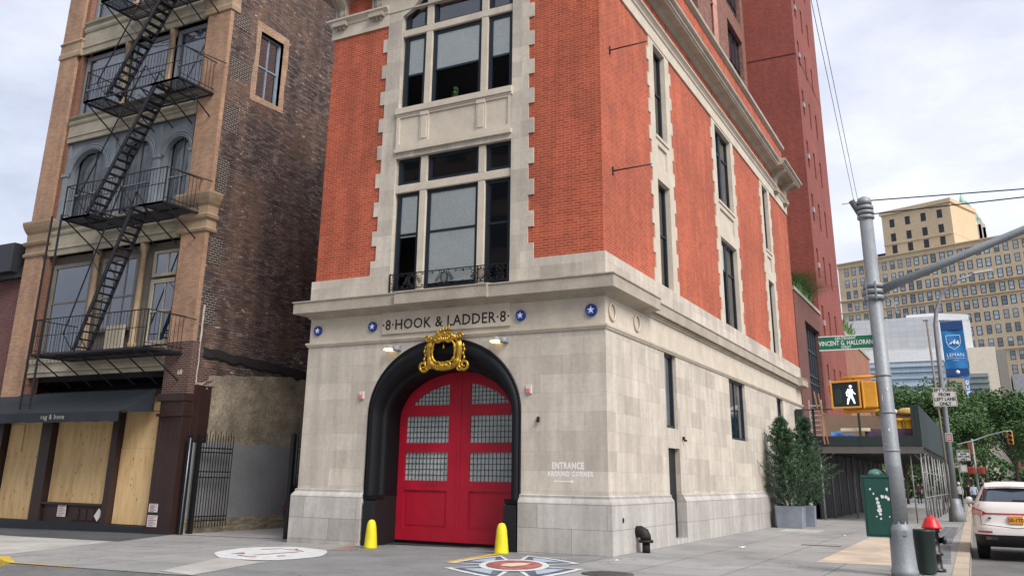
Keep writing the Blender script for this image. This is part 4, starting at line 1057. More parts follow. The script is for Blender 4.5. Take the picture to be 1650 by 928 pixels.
fbox(wm, W0, -.62, .62, -1.04, 1.04, -.03, .0)
wm.mi = 1; wm.face([W0(u, v, -.034) for u, v in rect(-.44, .44, .05, .88)]); wm.face([W0(u, v, -.036) for u, v in rect(-.44, .44, -.88, -.05)])
glass_l = pmat('blind_behind_glass', lin('#a9bcc4'), .25, var=.25, vs=.07, spec=.8)
glass_m = pmat('mid_office_glass', lin('#54666f'), .12, var=.3, vs=.08, spec=1.0)
def winmesh(mats, nm):
    o = wm.build(nm, mats, None, local=True); me = o.data; bpy.data.objects.remove(o); return me
base_w = winmesh([M_frame_dk, M_glassblue, glass_l, glass_m], 'office_window')
variants = []
for a_, b_ in ((2, 1), (2, 3), (3, 1), (2, 2), (1, 1), (3, 3), (2, 1)):
    me = base_w.copy(); idx = [p.index for p in me.polygons if p.material_index == 1]
    idx.sort(key=lambda i: -me.polygons[i].center.z); me.polygons[idx[0]].material_index = a_; me.polygons[idx[1]].material_index = b_; variants.append(me)
r_ = random.Random(11); rest = MB(); cnt = 0; offs = world_loc(of)
cand = [(c, z) for z in orow for c in ocols]
cand.sort(key=lambda t: (abs(t[0] - 6) * .6 + abs(t[1] - 46)))
for c, z in cand:
    if cnt < 92:
        o = bpy.data.objects.new('window', r_.choice(variants[3:] if c > 11 else variants)); col.objects.link(o); o.parent = of; o.location = Vector(OF(c, z, 0)) - offs; cnt += 1
    else:
        fbox(rest, OF, c - .56, c + .56, z - 1.0, z + 1.0, -.03, 0); rest.mi = r_.choice((1, 2, 3)); rest.face([OF(u, v, -.034) for u, v in rect(c - .44, c + .44, z + .05, z + .88)]); rest.mi = r_.choice((1, 1, 3)); rest.face([OF(u, v, -.036) for u, v in rect(c - .44, c + .44, z - .88, z - .05)]); rest.mi = 0
tag(rest.build('windows', [M_frame_dk, M_glassblue, glass_l, glass_m], of, fixn=False), kind='stuff')
ph = MB(); ph.panel(rect(-10.2, 7.1, 56, 68.2), [], OF, -.0 + 1.5); ph.panel(rect(1.5, 16, 56, 68.2), [], lambda u, v, d: OF(7.1, v, u)); ph.panel(rect(1.5, 16, 56, 68.2), [], lambda u, v, d: OF(-10.2, v, u)); ph.panel(rect(-10.2, 7.1, 1.5, 16), [], lambda u, v, d: OF(u, 68.2, v))
fbox(ph, OF, -10.6, 7.5, 67.6, 68.6, 1.1, 16); fbox(ph, OF, -10.25, 7.15, 59.7, 60.0, 1.3, 16)
ph.build('penthouse', M_tanst2, of)
darkw = base_w.copy(); darkw.materials[1] = M_frame_dk
for zz_ in (65.2, 61.5, 58.4):
    for c in (-7.6, -3.6, .4, 4.4):
        o = bpy.data.objects.new('window', darkw); col.objects.link(o); o.parent = of; o.location = Vector(OF(c, zz_, 1.5)) - offs
m = MB(); fbox(m, OF, -12.6, -10.4, 56.2, 58.0, 2, 4); m.build('roof_unit', M_frame_dk, of)
# green copper spire behind
sp = thing('gothic_spire', 'pale gothic tower top with a green copper spire, far behind the tan office', 'tower', (10, 380, 0))
m = MB()
def pyr(k_, x, y, z0, z1, a, b, n=8): k_.lathe((x, y, 0), [(a, z0), (b, z1)], n)
pyr(m, 10.3, 380, 104, 109.5, 4.2, 2.2); pyr(m, 10.3, 380, 109.5, 111.2, 2.4, 2.2); pyr(m, 10.3, 380, 111.2, 118, 1.6, .1)
m.prism([(10.3, 115.5), (12.4, 114), (16.4, 106), (17.4, 101), (10.3, 101)], FY(382), 0, 6)
m.build('copper_roof', pmat('verdigris', lin('#a5c9bb'), .8, var=.1, vs=.3), sp)
m = MB(); m.box(6.5, 17.3, 376, 381.5, 0, 102.5); pyr(m, 10.3, 380, 99, 105, 5.2, 4.2, 8)
for x, h in ((7.2, 104), (13.6, 104), (15.3, 107), (16.8, 103.5), (11.5, 103)): m.box(x - .5, x + .5, 376, 378, 88, h - 2.5); m.lathe((x, 377, 0), [(.7, h - 2.5), (.05, h)], 4)
m.build('stone_tower', pmat('pale_terracotta', lin('#c6bfae'), .85, var=.2, vs=.4), sp)
# modern glass and metal building
mb_ = thing('modern_glass_building', 'low modern building of pale metal screen over bluish glass bands', 'building', (0, 158, 0))
M_metal = brickmat('metal_screen', lin('#c4c6c8'), lin('#b9bcbf'), lin('#a7aaad'), bw=1.3, rh=.9, ms=.03, large=.05, ls=.1, bs=0, offset=0); M_white2 = pmat('white_panel_cladding', lin('#dadcdc'), .6, var=.04, vs=.2)
m = MB(); m.box(-12, 2.5, 150, 165, 23.6, 29.4); m.build('metal_screen', M_metal, mb_)
m = MB(); m.box(-12, 2.6, 149.7, 165, 21.8, 23.6); m.prism([(-3, 29.3), (3.2, 29.3), (7.2, 28.9), (7.2, 30.0), (1.6, 30.6), (-2.6, 30.5)], FY(154), 0, 4); m.box(2.5, 7.3, 154, 165, 22, 29.0); m.build('white_cladding', M_white2, mb_)
m = MB(); m.box(-12, 2.5, 149.9, 165, 12, 21.8); m.build('glass_band', pmat('pale_blue_glazing', lin('#9fb6c6'), .15, var=.25, vs=.12, spec=.8), mb_)
m = MB()
for i in range(24): m.box(-12 + .62 * i - .02, -12 + .62 * i + .02, 149.85, 149.9, 12, 21.8)
for z in (14.2, 16.3, 17.6, 18.9, 20.0, 20.9): m.box(-12, 2.5, 149.6, 149.9, z, z + (.5 if z in (17.6, 20.9) else .12))
m.build('glazing_bar', pmat('pale_metal', lin('#b9c6cf'), .4, metal=.3), mb_)
cb = thing('cream_block', 'plain cream block with grey louvred lower part, right of the blue banner', 'building', (8, 155, 0))
m = MB(); m.box(6.3, 10.5, 152, 165, 0, 24.0); m.build('wall', pmat('cream_render', lin('#cfc5b4'), .85, var=.04, vs=.2), cb)
m = MB(); m.box(6.1, 8.9, 151.6, 152, 10, 19.6)
for z in range(10): m.box(6.0, 9.0, 151.35, 151.6, 10.4 + z * .95, 10.6 + z * .95)
m.build('louvre', pmat('louvre_grey', lin('#7e8786'), .6), cb)
m = MB(); m.box(5.3, 6.05, 149.2, 149.5, 14.2, 19); bsn = m.build('sign_blade', pmat('sign_blue', lin('#2f7fc0'), .5), cb)
text_mesh('pace', 1.9, M_white, 'sign_lettering', lambda u, v, d: (5.92 - v * .6, 149.19 - d, 16.6 + u), bsn, extrude=.01, narrow=1.0, bold=.03)
gt = thing('grey_slab_building', 'narrow dark grey slab building at the right edge beyond the cream block', 'building', (12, 170, 0))
m = MB(); m.box(10.7, 12.2, 160, 175, 0, 24.4); m.build('wall', pmat('grey_cladding', lin('#7b7a78'), .8, var=.06, vs=.3), gt)
m = MB(); m.box(12.6, 22, 161, 170, 16.2, 20.2); m.build('rooftop_plant_box', pmat('plant_box', lin('#8b9199'), .7), gt)
sb = thing('shop_building', 'brick building with a dark ARCHES sign band, above the trees at the right edge', 'building', (15, 152, 0))
m = MB(); m.box(11.3, 22, 150, 160, 0, 14.4); m.build('wall', brickmat('far_brick', lin('#84584c'), lin('#6e463d'), lin('#8b7468'), bw=.5, rh=.2, large=.1), sb)
m = MB(); m.box(11.3, 22, 149.8, 150, 14.4, 15.3); sg = m.build('sign_band', pmat('sign_dark', lin('#353a44'), .6), sb)
text_mesh('ARCHES', 1.0, M_white, 'sign_lettering', lambda u, v, d: (11.6 + u, 149.78 - d, 14.5 + v), sg, extrude=.01, align='LEFT')
m = MB(); m.box(12.4, 13.6, 149.9, 150.0, 11.4, 12.8); m.build('window', M_frame_dk, sb)
# opposite side of the front street: gives the windows something to mirror
ob_ = thing('opposite_building', 'grey brick building across the street, seen only mirrored in the firehouse windows', 'building', (-20, -52, 0))
m = MB(); m.box(-60, -9.5, -60, -46, -.2, 39); m.build('wall', brickmat('grey_brown_brick', lin('#6a5d55'), lin('#5a4f49'), lin('#7f746b')), ob_)
for i in range(7):
    for j in range(8):
        k = MB(); k.box(-43 + i * 4.8, -41 + i * 4.8, -46, -45.95, 3.5 + j * 4.3, 6.3 + j * 4.3); k.build('window', M_frame_dk, ob_)
# ------------------------------------------------------------------ trees beyond
M_bark = pmat('bark', lin('#4a4038'), .9, var=.25, vs=2, bs=.5)
def tree_mesh(seed, h, r, n, leaf, kind_):
    r_ = random.Random(seed); k = MB()
    k.tube([(0, 0, 0), (.1, 0, h * .3), (0, .1, h * .55), (.1, 0, h * .8)], [.22, .17, .12, .05], 8)
    cl = []
    for i in range(16):
        a = r_.uniform(0, 6.3); f = r_.uniform(.35, 1); rr_ = r * r_.uniform(.25, .8); z = h * (.38 + .55 * f)
        rr_ *= (1.15 - .6 * (f - .35)); c = Vector((rr_ * cos(a), rr_ * sin(a), z)); cl.append((c, r * r_.uniform(.28, .5)))
        k.tube([(0, 0, h * .35), (c.x * .5, c.y * .5, h * .35 + (z - h * .35) * .6), tuple(c)], [.09, .06, .02], 5)
    cl.append((Vector((0, 0, h * .88)), r * .45))
    tr = k; lf = MB()
    for i in range(n):
        c, s_ = r_.choice(cl); d = Vector((r_.gauss(0, 1), r_.gauss(0, 1), r_.gauss(0, .75))).normalized() * s_ * (r_.random() ** .4)
        p = c + d; u = Vector((r_.gauss(0, 1), r_.gauss(0, 1), r_.gauss(0, .6))).normalized() * leaf * r_.uniform(.6, 1.3); v = u.cross(Vector((r_.gauss(0, 1), r_.gauss(0, 1), r_.gauss(0, 1)))).normalized() * leaf * .55
        lf.face([p - u, p + v, p + u, p - v])
    a = tr.build('trunk', M_bark, None, local=True); b = lf.build('crown', M_leaf2, None, local=True, fixn=False); return a, b
def make_tree(seed, h, r, n, leaf, label, loc):
    a, b = tree_mesh(seed, h, r, n, leaf, 0); t = thing('street_tree', label, 'tree', loc, 0, 'street trees down the side street'); a.parent = t; b.parent = t; return t
tA = make_tree(1, 11.5, 4.2, 9000, .17, 'broad green street tree directly behind the left turns sign', (3.3, 80, -.1))
tB = make_tree(2, 10.6, 4.4, 9000, .17, 'green street tree rising over the roof of the white suv, right of the banner pole', (9.6, 86, -.1))
spots = [(-1.2, 78, .98, 1.1, 'green street tree partly hidden by the grey signal pole', 0), (6.9, 96, 1.04, 2.2, 'taller green tree between the far signs and the hanging far signal', 1), (13.2, 98, .70, 3.0, 'green tree at the right edge beneath the brick building with the sign band', 0),
         (5.6, 74, .72, 4.0, 'lower dark green tree behind the far walking people', 1), (11.5, 74, .66, 5.0, 'lower green tree directly above the white suv roof', 0), (1.0, 66, .55, 6.0, 'small dark tree seen through the end of the sidewalk shed', 1), (17, 88, .62, .4, 'green tree cut by the right edge of the picture', 1)]
for x, y, s_, rz_, lab, w_ in spots:
    c = copy_tree(tA if w_ == 0 else tB); c.location = (x, y, -.1); c.scale = (s_, s_, s_); c.rotation_euler = (0, 0, rz_); c['label'] = lab
# hedge mass closing the street below the trees
m = MB(); r_ = random.Random(4)
for i in range(5200):
    x = r_.uniform(-6, 26); y = r_.uniform(104, 108); z = r_.uniform(0, 4.2 + sin(x) * .8); u = Vector((r_.gauss(0, 1), r_.gauss(0, 1), r_.gauss(0, 1))).normalized() * .3; v = u.cross(Vector((r_.gauss(0, 1), r_.gauss(0, 1), r_.gauss(0, 1)))).normalized() * .2; p = Vector((x, y, z)); m.face([p - u, p + v, p + u, p - v])
tag(m.build('park_shrubbery', M_leaf2, origin=(8, 106, 0), fixn=False), 'dense green park planting closing the far end of the street', 'shrubbery', kind='stuff')
# ------------------------------------------------------------------ GROUND
cxk = lambda y: 6.95 - .018 * max(0, y)          # kerb face of the side street
KY = -7.65
M_side = brickmat('pavement_concrete', lin('#9b9996'), lin('#93918e'), lin('#55534f'), bw=1.55, rh=1.52, ms=.013, offset=0, large=.10, ls=.5, streak=0, bs=.08, rough=.9, stain=(lin('#7d7b78'), .55, .52, .70))
def weather(m_, crack=.5, spots=True):
    nt = m_.node_tree; b = nt.nodes['Principled BSDF']; src = b.inputs['Base Color'].links[0].from_socket
    ob = N(nt, 'ShaderNodeTexCoord').outputs['Object']
    v = N(nt, 'ShaderNodeTexVoronoi', feature='DISTANCE_TO_EDGE'); v.inputs['Scale'].default_value = .33
    w_ = N(nt, 'ShaderNodeTexNoise'); w_.inputs['Scale'].default_value = 1.5; w_.inputs['Detail'].default_value = 6; nt.links.new(ob, w_.inputs['Vector'])
    s1 = N(nt, 'ShaderNodeVectorMath', operation='SCALE'); s1.inputs['Scale'].default_value = 1.3; nt.links.new(w_.outputs['Color'], s1.inputs[0])
    a1 = N(nt, 'ShaderNodeVectorMath', operation='ADD'); nt.links.new(ob, a1.inputs[0]); nt.links.new(s1.outputs[0], a1.inputs[1]); nt.links.new(a1.outputs[0], v.inputs['Vector'])
    k_ = ramp(nt, v.outputs['Distance'], [(.0, (1, 1, 1)), (.010, (0, 0, 0))]); part_ = ramp(nt, noise_node(nt, ob, .4, 2, .5), [(.5, (0, 0, 0)), (.56, (crack, crack, crack))])
    c = mix(nt, mix(nt, 1.0, k_, part_, 'MULTIPLY'), src, (.05, .048, .045, 1))
    if spots:
        sv = N(nt, 'ShaderNodeTexVoronoi'); sv.inputs['Scale'].default_value = 2.3; nt.links.new(ob, sv.inputs['Vector'])
        c = mix(nt, ramp(nt, sv.outputs['Distance'], [(.045, (.55, .55, .55)), (.07, (0, 0, 0))]), c, (.09, .088, .085, 1))
    st = noise_node(nt, ob, .55, 7, .7); c = mix(nt, 1.0, c, ramp(nt, st, [(.35, (.74, .74, .75)), (.6, (1.06, 1.06, 1.05))]), 'MULTIPLY')
    nt.links.new(c, b.inputs['Base Color'])
weather(M_side)
M_drive = pmat('driveway_asphalt_concrete', lin('#7f7f7e'), .85, var=.10, vs=.7, bs=.12, bscale=60, fine=.06)
M_dark = pmat('dark_pavement', lin('#4c5053'), .8, var=.14, vs=.8, bs=.12, bscale=50)
M_cream = pmat('new_concrete', lin('#c0b09b'), .85, var=.07, vs=1.1, bs=.1, bscale=50)
M_pale = pmat('pale_concrete', lin('#b3afa8'), .85, var=.09, vs=.9, bs=.1, bscale=50)
M_road = pmat('asphalt', lin('#6c6b69'), .85, var=.14, vs=.35, bs=.25, bscale=70, fine=.10)
M_slate = brickmat('slate_pavers', lin('#55585b'), lin('#6a6d70'), lin('#8a8885'), bw=1.3, rh=.45, ms=.02, large=.1, bs=.1)
def sheet(name, polys, mat, dz=0, structure=True, label=None, cat=None, origin=None, grp=None):
    k = MB()
    for p in polys:
        tr = tessellate_polygon([[Vector((x, y, 0)) for x, y in p]])
        for t in tr: k.face([(p[q][0], p[q][1], gz(p[q][0]) + dz) for q in t])
    o = k.build(name, mat, origin=origin, fixn=True)
    if structure: tag(o, kind='structure')
    else: tag(o, label, cat, grp)
    return o
for q_ in (M_drive, M_dark, M_road): weather(q_, .8)
for q_ in (M_cream, M_pale): weather(q_, .3)
sheet('road', [[(-600, -600), (-40, -600), (-40, 800), (-600, 800)], [(-40, -600), (0, -600), (0, 800), (-40, 800)], [(0, -600), (600, -600), (600, 800), (0, 800)]], M_road, -.15)
arc = [(cxk(0) - 1.6 + 1.6 * cos(a), KY + 1.6 - 1.6 * sin(a)) for a in [k * pi / 2 / 8 for k in range(9)]]
r1 = [(0, KY)] + list(reversed(arc)) + [(cxk(0), 0), (cxk(100), 100), (0, 100)]
sheet('pavement', [[(-120, KY), (-40, KY), (-40, 100), (-120, 100)], [(-40, KY), (0, KY), (0, 100), (-40, 100)], r1], M_side, 0)
# kerb stones
k = MB(); path = [(-120, KY), (-40, KY), (-8.9, KY)]
def kerb(mb_, pts, zt=.012):
    rows = []
    for i, p in enumerate(pts):
        a = Vector(pts[max(i - 1, 0)]); b = Vector(pts[min(i + 1, len(pts) - 1)]); d = (b - a).normalized(); n = Vector((d.y, -d.x)); p = Vector(p); z = gz(p.x)
        q0 = p - n * .28; q1 = p; q2 = p + n * .012
        rows.append([(q0.x, q0.y, z - .05), (q0.x, q0.y, z + zt), (q1.x, q1.y, z + zt), (q2.x, q2.y, z - .01), (q2.x, q2.y, z - .2)])
    mb_.grid(rows)
kerb(k, [(cxk(y), y) for y in (-3, 0, 10, 20, 40, 60, 100)])
M_kerb = brickmat('kerb_stone', lin('#b5a792'), lin('#a99b88'), lin('#5d5750'), bw=1.0, rh=1.7, ms=.014, offset=0, large=.1, ls=1, bs=.2)
tag(k.build('kerb', M_kerb), kind='structure')
k = MB(); kerb(k, [(-40, KY), (-20, KY), (-9.75, KY)], .09)
k.grid([[(-9.75, KY + .28, gz(-9.75) + .09), (-9.75, KY, gz(-9.75) + .09), (-9.75, KY - .012, gz(-9.75) - .14)], [(-9.3, KY + .1, gz(-9.3) + .012), (-9.3, KY - .02, gz(-9.3) + .012), (-9.3, KY - .03, gz(-9.3) - .14)]])
k.grid([[(-9.3, KY + .1, gz(-9.3) + .012), (-9.3, KY - .02, gz(-9.3) + .012)], [(-7.4, KY + .03, gz(-7.4) + .012), (-7.4, KY - .03, gz(-7.4) + .012)]])
tag(k.build('yellow_kerb', pmat('worn_yellow', lin('#c2a53a'), .7, var=.2, vs=5), origin=(-9, KY, -.12)), kind='structure')
k = MB(); rows = []
for x in (-9.3, -6, -3, 0, 3, 5.3): rows.append([(x, KY - .02, gz(x) - .002), (x, KY - .75, gz(x) - .148)])
k.grid(rows); tag(k.build('apron', M_road), kind='structure')
k = MB(); k.grid([[(x, KY + .015, gz(x) + .005), (x, KY - .022, gz(x) + .005)] for x in (-9.3, -6, -3, 0, 3, 5.3)]); tag(k.build('pavement_edge', M_dark), kind='structure')
# paving areas, 4 mm steps
sheet('driveway', [[(-6.72, -.62), (-6.17, -2.13), (-4.51, KY + .02), (0, KY + .02), (0, -.16), (-2.2, -.14), (-2.25, .9), (-6.66, .9)], [(0, KY + .02), (.2, KY + .02), (.16, -.16), (0, -.16)]], M_drive, .004)
sheet('shopfront_pavement', [[(-23.7, .86), (-23.7, -1.95), (-18.19, -1.95), (-12.99, -2.11), (-14.31, .86)]], M_dark, .004)
sheet('new_concrete_panel', [[(-30, -2.0), (-18.2, -1.98), (-13.1, -2.2), (-11.3, -6.4), (-12.2, KY + .3), (-30, KY + .3)]], M_pale, .004)
sheet('concrete_strip', [[(-5.6, -7.32), (-6.85, -4.6), (-5.3, -5.1), (-4.55, -7.6)]], M_pale, .007)
sheet('cream_concrete_slab', [[(4.05, 1.5), (5.62, 1.6), (5.5, 11.3), (3.95, 11.8)]], M_cream, .004)
sheet('wall_side_slab', [[(.9, 13.2), (2.2, 13.3), (2.1, 15.3), (.8, 15.2)]], M_pale, .004)
sheet('slate_strip', [[(5.75, 2.9), (6.55, 2.9), (6.3, 9.5), (5.7, 9.5)], [(5.7, 10.4), (6.28, 10.4), (6.1, 22), (5.6, 22)]], M_slate, .004)
sheet('brick_paving_patch', [[(-7.0, -.16), (-6.75, -.62), (-6.25, -1.9), (-5.9, -1.6), (-6.6, -.16)]], pmat('worn_red_paving', lin('#94766b'), .85, var=.15, vs=3), .008)
sheet('alley_paving', [[(-14.3, 1.0), (-8.9, 1.0), (-8.9, 30), (-14.3, 30)]], M_pale, .01)
M_yl = pmat('yellow_line_paint', lin('#cfa63e'), .7, var=.15, vs=6)
sheet('yellow_line', [[(-2.28, -3.1), (-2.05, -3.35), (-2.28, -.75), (-2.48, -.62)]], M_yl, .010, structure=False, label='yellow painted line running to the right yellow guard', cat='road marking', origin=(-2.3, -2, 0))
# manhole, litter
k = MB(); k.lathe((0, 0, 0), [(.46, 0), (.46, .012), (.40, .016), (.001, .016)], 40)
for i in range(-4, 5):
    for j in range(-4, 5):
        if i * i + j * j < 20: k.box(i * .08 - .025, i * .08 + .025, j * .08 - .025, j * .08 + .025, .016, .021)
o = k.build('manhole_cover', pmat('worn_cast_iron', lin('#55504c'), .6, var=.25, vs=6, metal=.2)); o.location = (1.36, -3.6, 0); tag(o, 'round rusty iron manhole cover in the pavement before the corner', 'manhole')
rl = random.Random(5)
for x, y, s_, lab in ((1.75, 4.6, .10, 'crumpled white paper scrap on the pavement before the side door'), (.55, -1.0, .04, 'tiny white scrap on the pavement near the corner of the plinth'), (3.2, 12.1, .06, 'small scrap of litter beside the cream concrete slab')):
    k = MB(); pts = [(x + s_ * cos(a) * rl.uniform(.6, 1.2), y + s_ * 1.2 * sin(a) * rl.uniform(.6, 1.2), .006 + rl.uniform(0, .03)) for a in [q * pi / 4 for q in range(8)]]
    c_ = (x, y, .035)
    for q in range(8): k.face([pts[q], pts[(q + 1) % 8], c_])
    tag(k.build('paper_scrap', M_white, origin=(x, y, 0), fixn=False), lab, 'litter', 'scraps of litter')
for x, y, w_, h_ in ((2.6, -4.6, .16, .16), (3.3, 6.9, .5, .12)):
    k = MB(); k.box(x - w_, x + w_, y - h_, y + h_, .001, .008); tag(k.build('valve_cover', pmat('worn_cast_iron', (0, 0, 0, 1)), origin=(x, y, 0)), 'small iron valve cover %s' % ('in the near pavement right of the manhole' if y < 0 else 'long and narrow in the pavement left of the cream slab'), 'cover')
# painted pavement pictures
vd = Vector((-.66, .75, 0)).normalized(); va = Vector((.75, .66, 0))
def pimg(name, c, vd, va, ly, lx):
    def fn(u, v, dz): p = Vector(c) + va * u * lx + vd * v * ly; return (p.x, p.y, gz(p.x) + dz)
    return fn
M_wp = pmat('worn_white_road_paint', lin('#cfd0cf'), .75, var=.16, vs=4, fine=.1); M_rp = pmat('worn_red_road_paint', lin('#a8635d'), .8, var=.5, vs=3, fine=.25); M_bp = pmat('worn_slate_blue_paint', lin('#5d6878'), .8, var=.5, vs=3, fine=.25); M_lb = pmat('worn_pale_blue_paint', lin('#a3aeb8'), .8, var=.2, vs=5); M_kp = pmat('worn_black_road_paint', lin('#39302f'), .8, var=.3, vs=5); M_skin_p = pmat('worn_cream_paint', lin('#d5c3a8'), .8, var=.2, vs=5)
f1 = pimg('d', (-6.78, -3.15, 0), vd, va, 1.98, 1.22)
t = thing('painted_disc', 'worn white painted disc with faded red strokes on the pavement before the limestone wall', 'pavement painting', (-6.78, -3.15, gz(-6.78)))
def ring_poly(k_, f_, r0, r1, a0, a1, dz, n=40):
    for i in range(n):
        p = a0 + (a1 - a0) * i / n; q = a0 + (a1 - a0) * (i + 1) / n
        k_.face([f_(r0 * cos(p), r0 * sin(p), dz), f_(r1 * cos(p), r1 * sin(p), dz), f_(r1 * cos(q), r1 * sin(q), dz), f_(r0 * cos(q), r0 * sin(q), dz)])
k = MB(); k.face([f1((1 + .02 * sin(7 * a)) * cos(a), (1 + .02 * sin(7 * a)) * sin(a), .012) for a in [i * 2 * pi / 60 for i in range(60)]]); k.build('disc', M_wp, t)
k = MB(); ring_poly(k, f1, .60, .66, 3.6, 4.3, .016); ring_poly(k, f1, .55, .60, .2, 1.2, .016); k.face([f1(-.72, -.08, .016), f1(-.45, -.12, .016), f1(-.5, .1, .016)]); k.face([f1(-.3, -.35, .016), f1(.5, .05, .016), f1(.48, .12, .016), f1(-.3, -.28, .016)])
k.build('red_stroke', M_rp, t)
k = MB(); k.face([f1(-.2, .5, .017), f1(.2, .62, .017), f1(.2, .66, .017), f1(-.2, .55, .017)]); k.face([f1(.1, -.55, .017), f1(.25, -.5, .017), f1(.23, -.44, .017), f1(.1, -.48, .017)]); k.face([f1(.42, .42, .017), f1(.46, .55, .017), f1(.5, .55, .017), f1(.46, .40, .017)])
k.build('dark_stroke', M_kp, t)
vd2 = Vector((-.456, .89, 0)).normalized(); va2 = Vector((.89, .456, 0)).normalized()
f2 = pimg('e', (-.70, -3.2, 0), vd2, va2, 2.05, 1.08)
t = thing('painted_cross_emblem', 'worn painted cross-shaped fire emblem, white outlined with blue arms and red centre, on the driveway', 'pavement painting', (-.72, -3.12, 0))
def arm(a, s0=.30, s1=1.0, w0=.17, w1=.62):
    c, s_ = cos(a), sin(a); R_ = lambda x, y: (x * c - y * s_, x * s_ + y * c)
    return [R_(s0, -w0), R_(s1, -w1), R_(s1 * 1.03, -w1 * .3), R_(s1 * 1.03, w1 * .3), R_(s1, w1), R_(s0, w0)]
k = MB(); k2 = MB(); k3 = MB()
for i in range(4):
    a = pi / 4 * 0 + i * pi / 2 + .78
    for q in (k2, k3): q.cut()
    k.face([f2(x, y, .012) for x, y in arm(a, .2, 1.04, .2, .66)]); k2.face([f2(x, y, .016) for x, y in arm(a, .3, .95, .14, .55)]); k3.face([f2(x, y, .019) for x, y in arm(a, .62, .86, .12, .34)])
k.face([f2(.62 * cos(q * pi / 20), .62 * sin(q * pi / 20), .020) for q in range(40)])
k.build('white_outline', M_wp, t); k2.build('blue_arm', M_bp, t); k3.build('pale_blue_arm', M_lb, t)
k = MB(); k.face([f2(.50 * cos(q * pi / 20), .50 * sin(q * pi / 20), .024) for q in range(40)]); k.build('red_centre', M_rp, t)
k = MB(); k.face([f2(x, y, .028) for x, y in [(-.25, -.1), (-.05, -.2), (.2, -.05), (.3, .12), (.1, .2), (-.12, .12), (-.2, .05)]]); k.build('cream_centre_mark', M_skin_p, t)
k = MB()
for i in range(16): u = .15 + i * .055; k.face([f2(u, .98 - .3 * i * .03, .012), f2(u + .035, .98 - .3 * i * .03, .012), f2(u + .035, 1.04 - .3 * i * .03, .012), f2(u, 1.03 - .3 * i * .03, .012)])
k.build('painted_caption', M_wp, t)
# ------------------------------------------------------------------ SIGNAL POLE
M_galv = pmat('galvanised_grey_paint', lin('#8c9093'), .55, var=.12, vs=2.2, metal=.25, fine=.1)
PX, PY = 5.935, -.55
t = thing('signal_pole', 'thick grey steel signal pole with flared base and a long mast arm at the corner', 'pole', (PX, PY, 0))
k = MB(); k.lathe((PX, PY, 0), [(.235, 0), (.235, .1), (.215, .14), (.20, .72), (.205, .76), (.205, .82), (.16, .90), (.155, .95)], 8); k.build('base', M_galv, t)
k = MB(); k.lathe((PX, PY, 0), [(.155, .9), (.145, 1.9), (.148, 1.92), (.143, 1.94), (.128, 7.05)], 20); k.lathe((PX, PY, 0), [(.14, 7.05), (.14, 7.12), (.12, 7.18), (.05, 7.22), (.001, 7.23)], 20)
k.box(PX - .05, PX + .12, PY - .19, PY, .70, .79); k.build('shaft', M_galv, t)
k = MB()
for z in (2.2, 2.9, 3.6): k.cut(); k.lathe((PX, PY, z), [(.145, -.02), (.15, -.02), (.15, .02), (.145, .02)], 20)
k.cut()
for z in (6.78, 6.88, 6.98): k.lathe((PX, PY, z), [(.15, -.035), (.165, -.03), (.165, .03), (.15, .035)], 16)
k.cut()
for z in (5.12, 5.24, 5.36): k.lathe((PX, PY, z), [(.17, -.045), (.19, -.04), (.19, .04), (.17, .045)], 16)
for a in range(6): k.bar((PX + .185 * cos(a), PY + .185 * sin(a), 5.06), (PX + .185 * cos(a), PY + .185 * sin(a), 5.42), .03)
k.build('clamp', M_galv, t)
k = MB(); k.tube([(6.10, PY, 5.28), (7.3, PY, 5.72), (8.66, PY, 6.21), (10.5, PY, 6.75), (12.2, PY, 7.0)], [.085, .08, .072, .062, .055], 14); k.tube([(6.13, PY - .03, 5.15), (6.28, PY - .03, 5.0), (6.30, PY - .03, 4.85), (6.22, PY - .03, 4.72), (6.06, PY - .03, 4.70)], .014, 6)
k.build('mast_arm', M_galv, t)
k = MB(); k.tube([(5.70, PY - .03, 7.16), (5.87, PY, 6.78)], .062, 12); k.bar((5.5, PY, 7.12), (5.9, PY, 7.14), .012); k.build('camera', pmat('camera_grey', lin('#55585b'), .5), t)
# stickers and rust patches on the pole
k = MB()
for (a, z, w, h) in ((-1.9, 3.1, .05, .12), (-1.2, 3.3, .07, .06), (-1.5, 2.55, .09, .05), (-2.1, 2.3, .05, .04), (-1.3, 1.6, .06, .03)):
    r_ = .146
    k.face([(PX + r_ * cos(a - w), PY + r_ * sin(a - w), z), (PX + r_ * cos(a + w), PY + r_ * sin(a + w), z), (PX + r_ * cos(a + w), PY + r_ * sin(a + w), z + h), (PX + r_ * cos(a - w), PY + r_ * sin(a - w), z + h)])
k.build('sticker', M_white, t)
k = MB()
for za, zb in ((7.13, 7.0), (6.84, 6.84)): k.tube([(6.05, PY, za), (8.77, PY, zb + .0), (14, PY, zb - .15)], .013, 5)
tag(k.build('span_wire', M_iron, origin=(6.05, PY, 7)), 'two thin dark wires running right from the top of the grey signal pole', 'wire')
k = MB(); k.tube([(5.82, PY, 7.15), (6.27, -8, 7.83), (6.13, -11.5, 8.6)], .005, 5); k.tube([(5.75, PY, 7.1), (6.2, -8, 7.85), (6.05, -11.5, 8.6)], .005, 5)
tag(k.build('overhead_wire', pmat('wire_grey', lin('#5f646b'), .6), origin=(5.82, PY, 7.15)), 'pair of thin wires climbing from the signal pole top against the sky', 'wire')
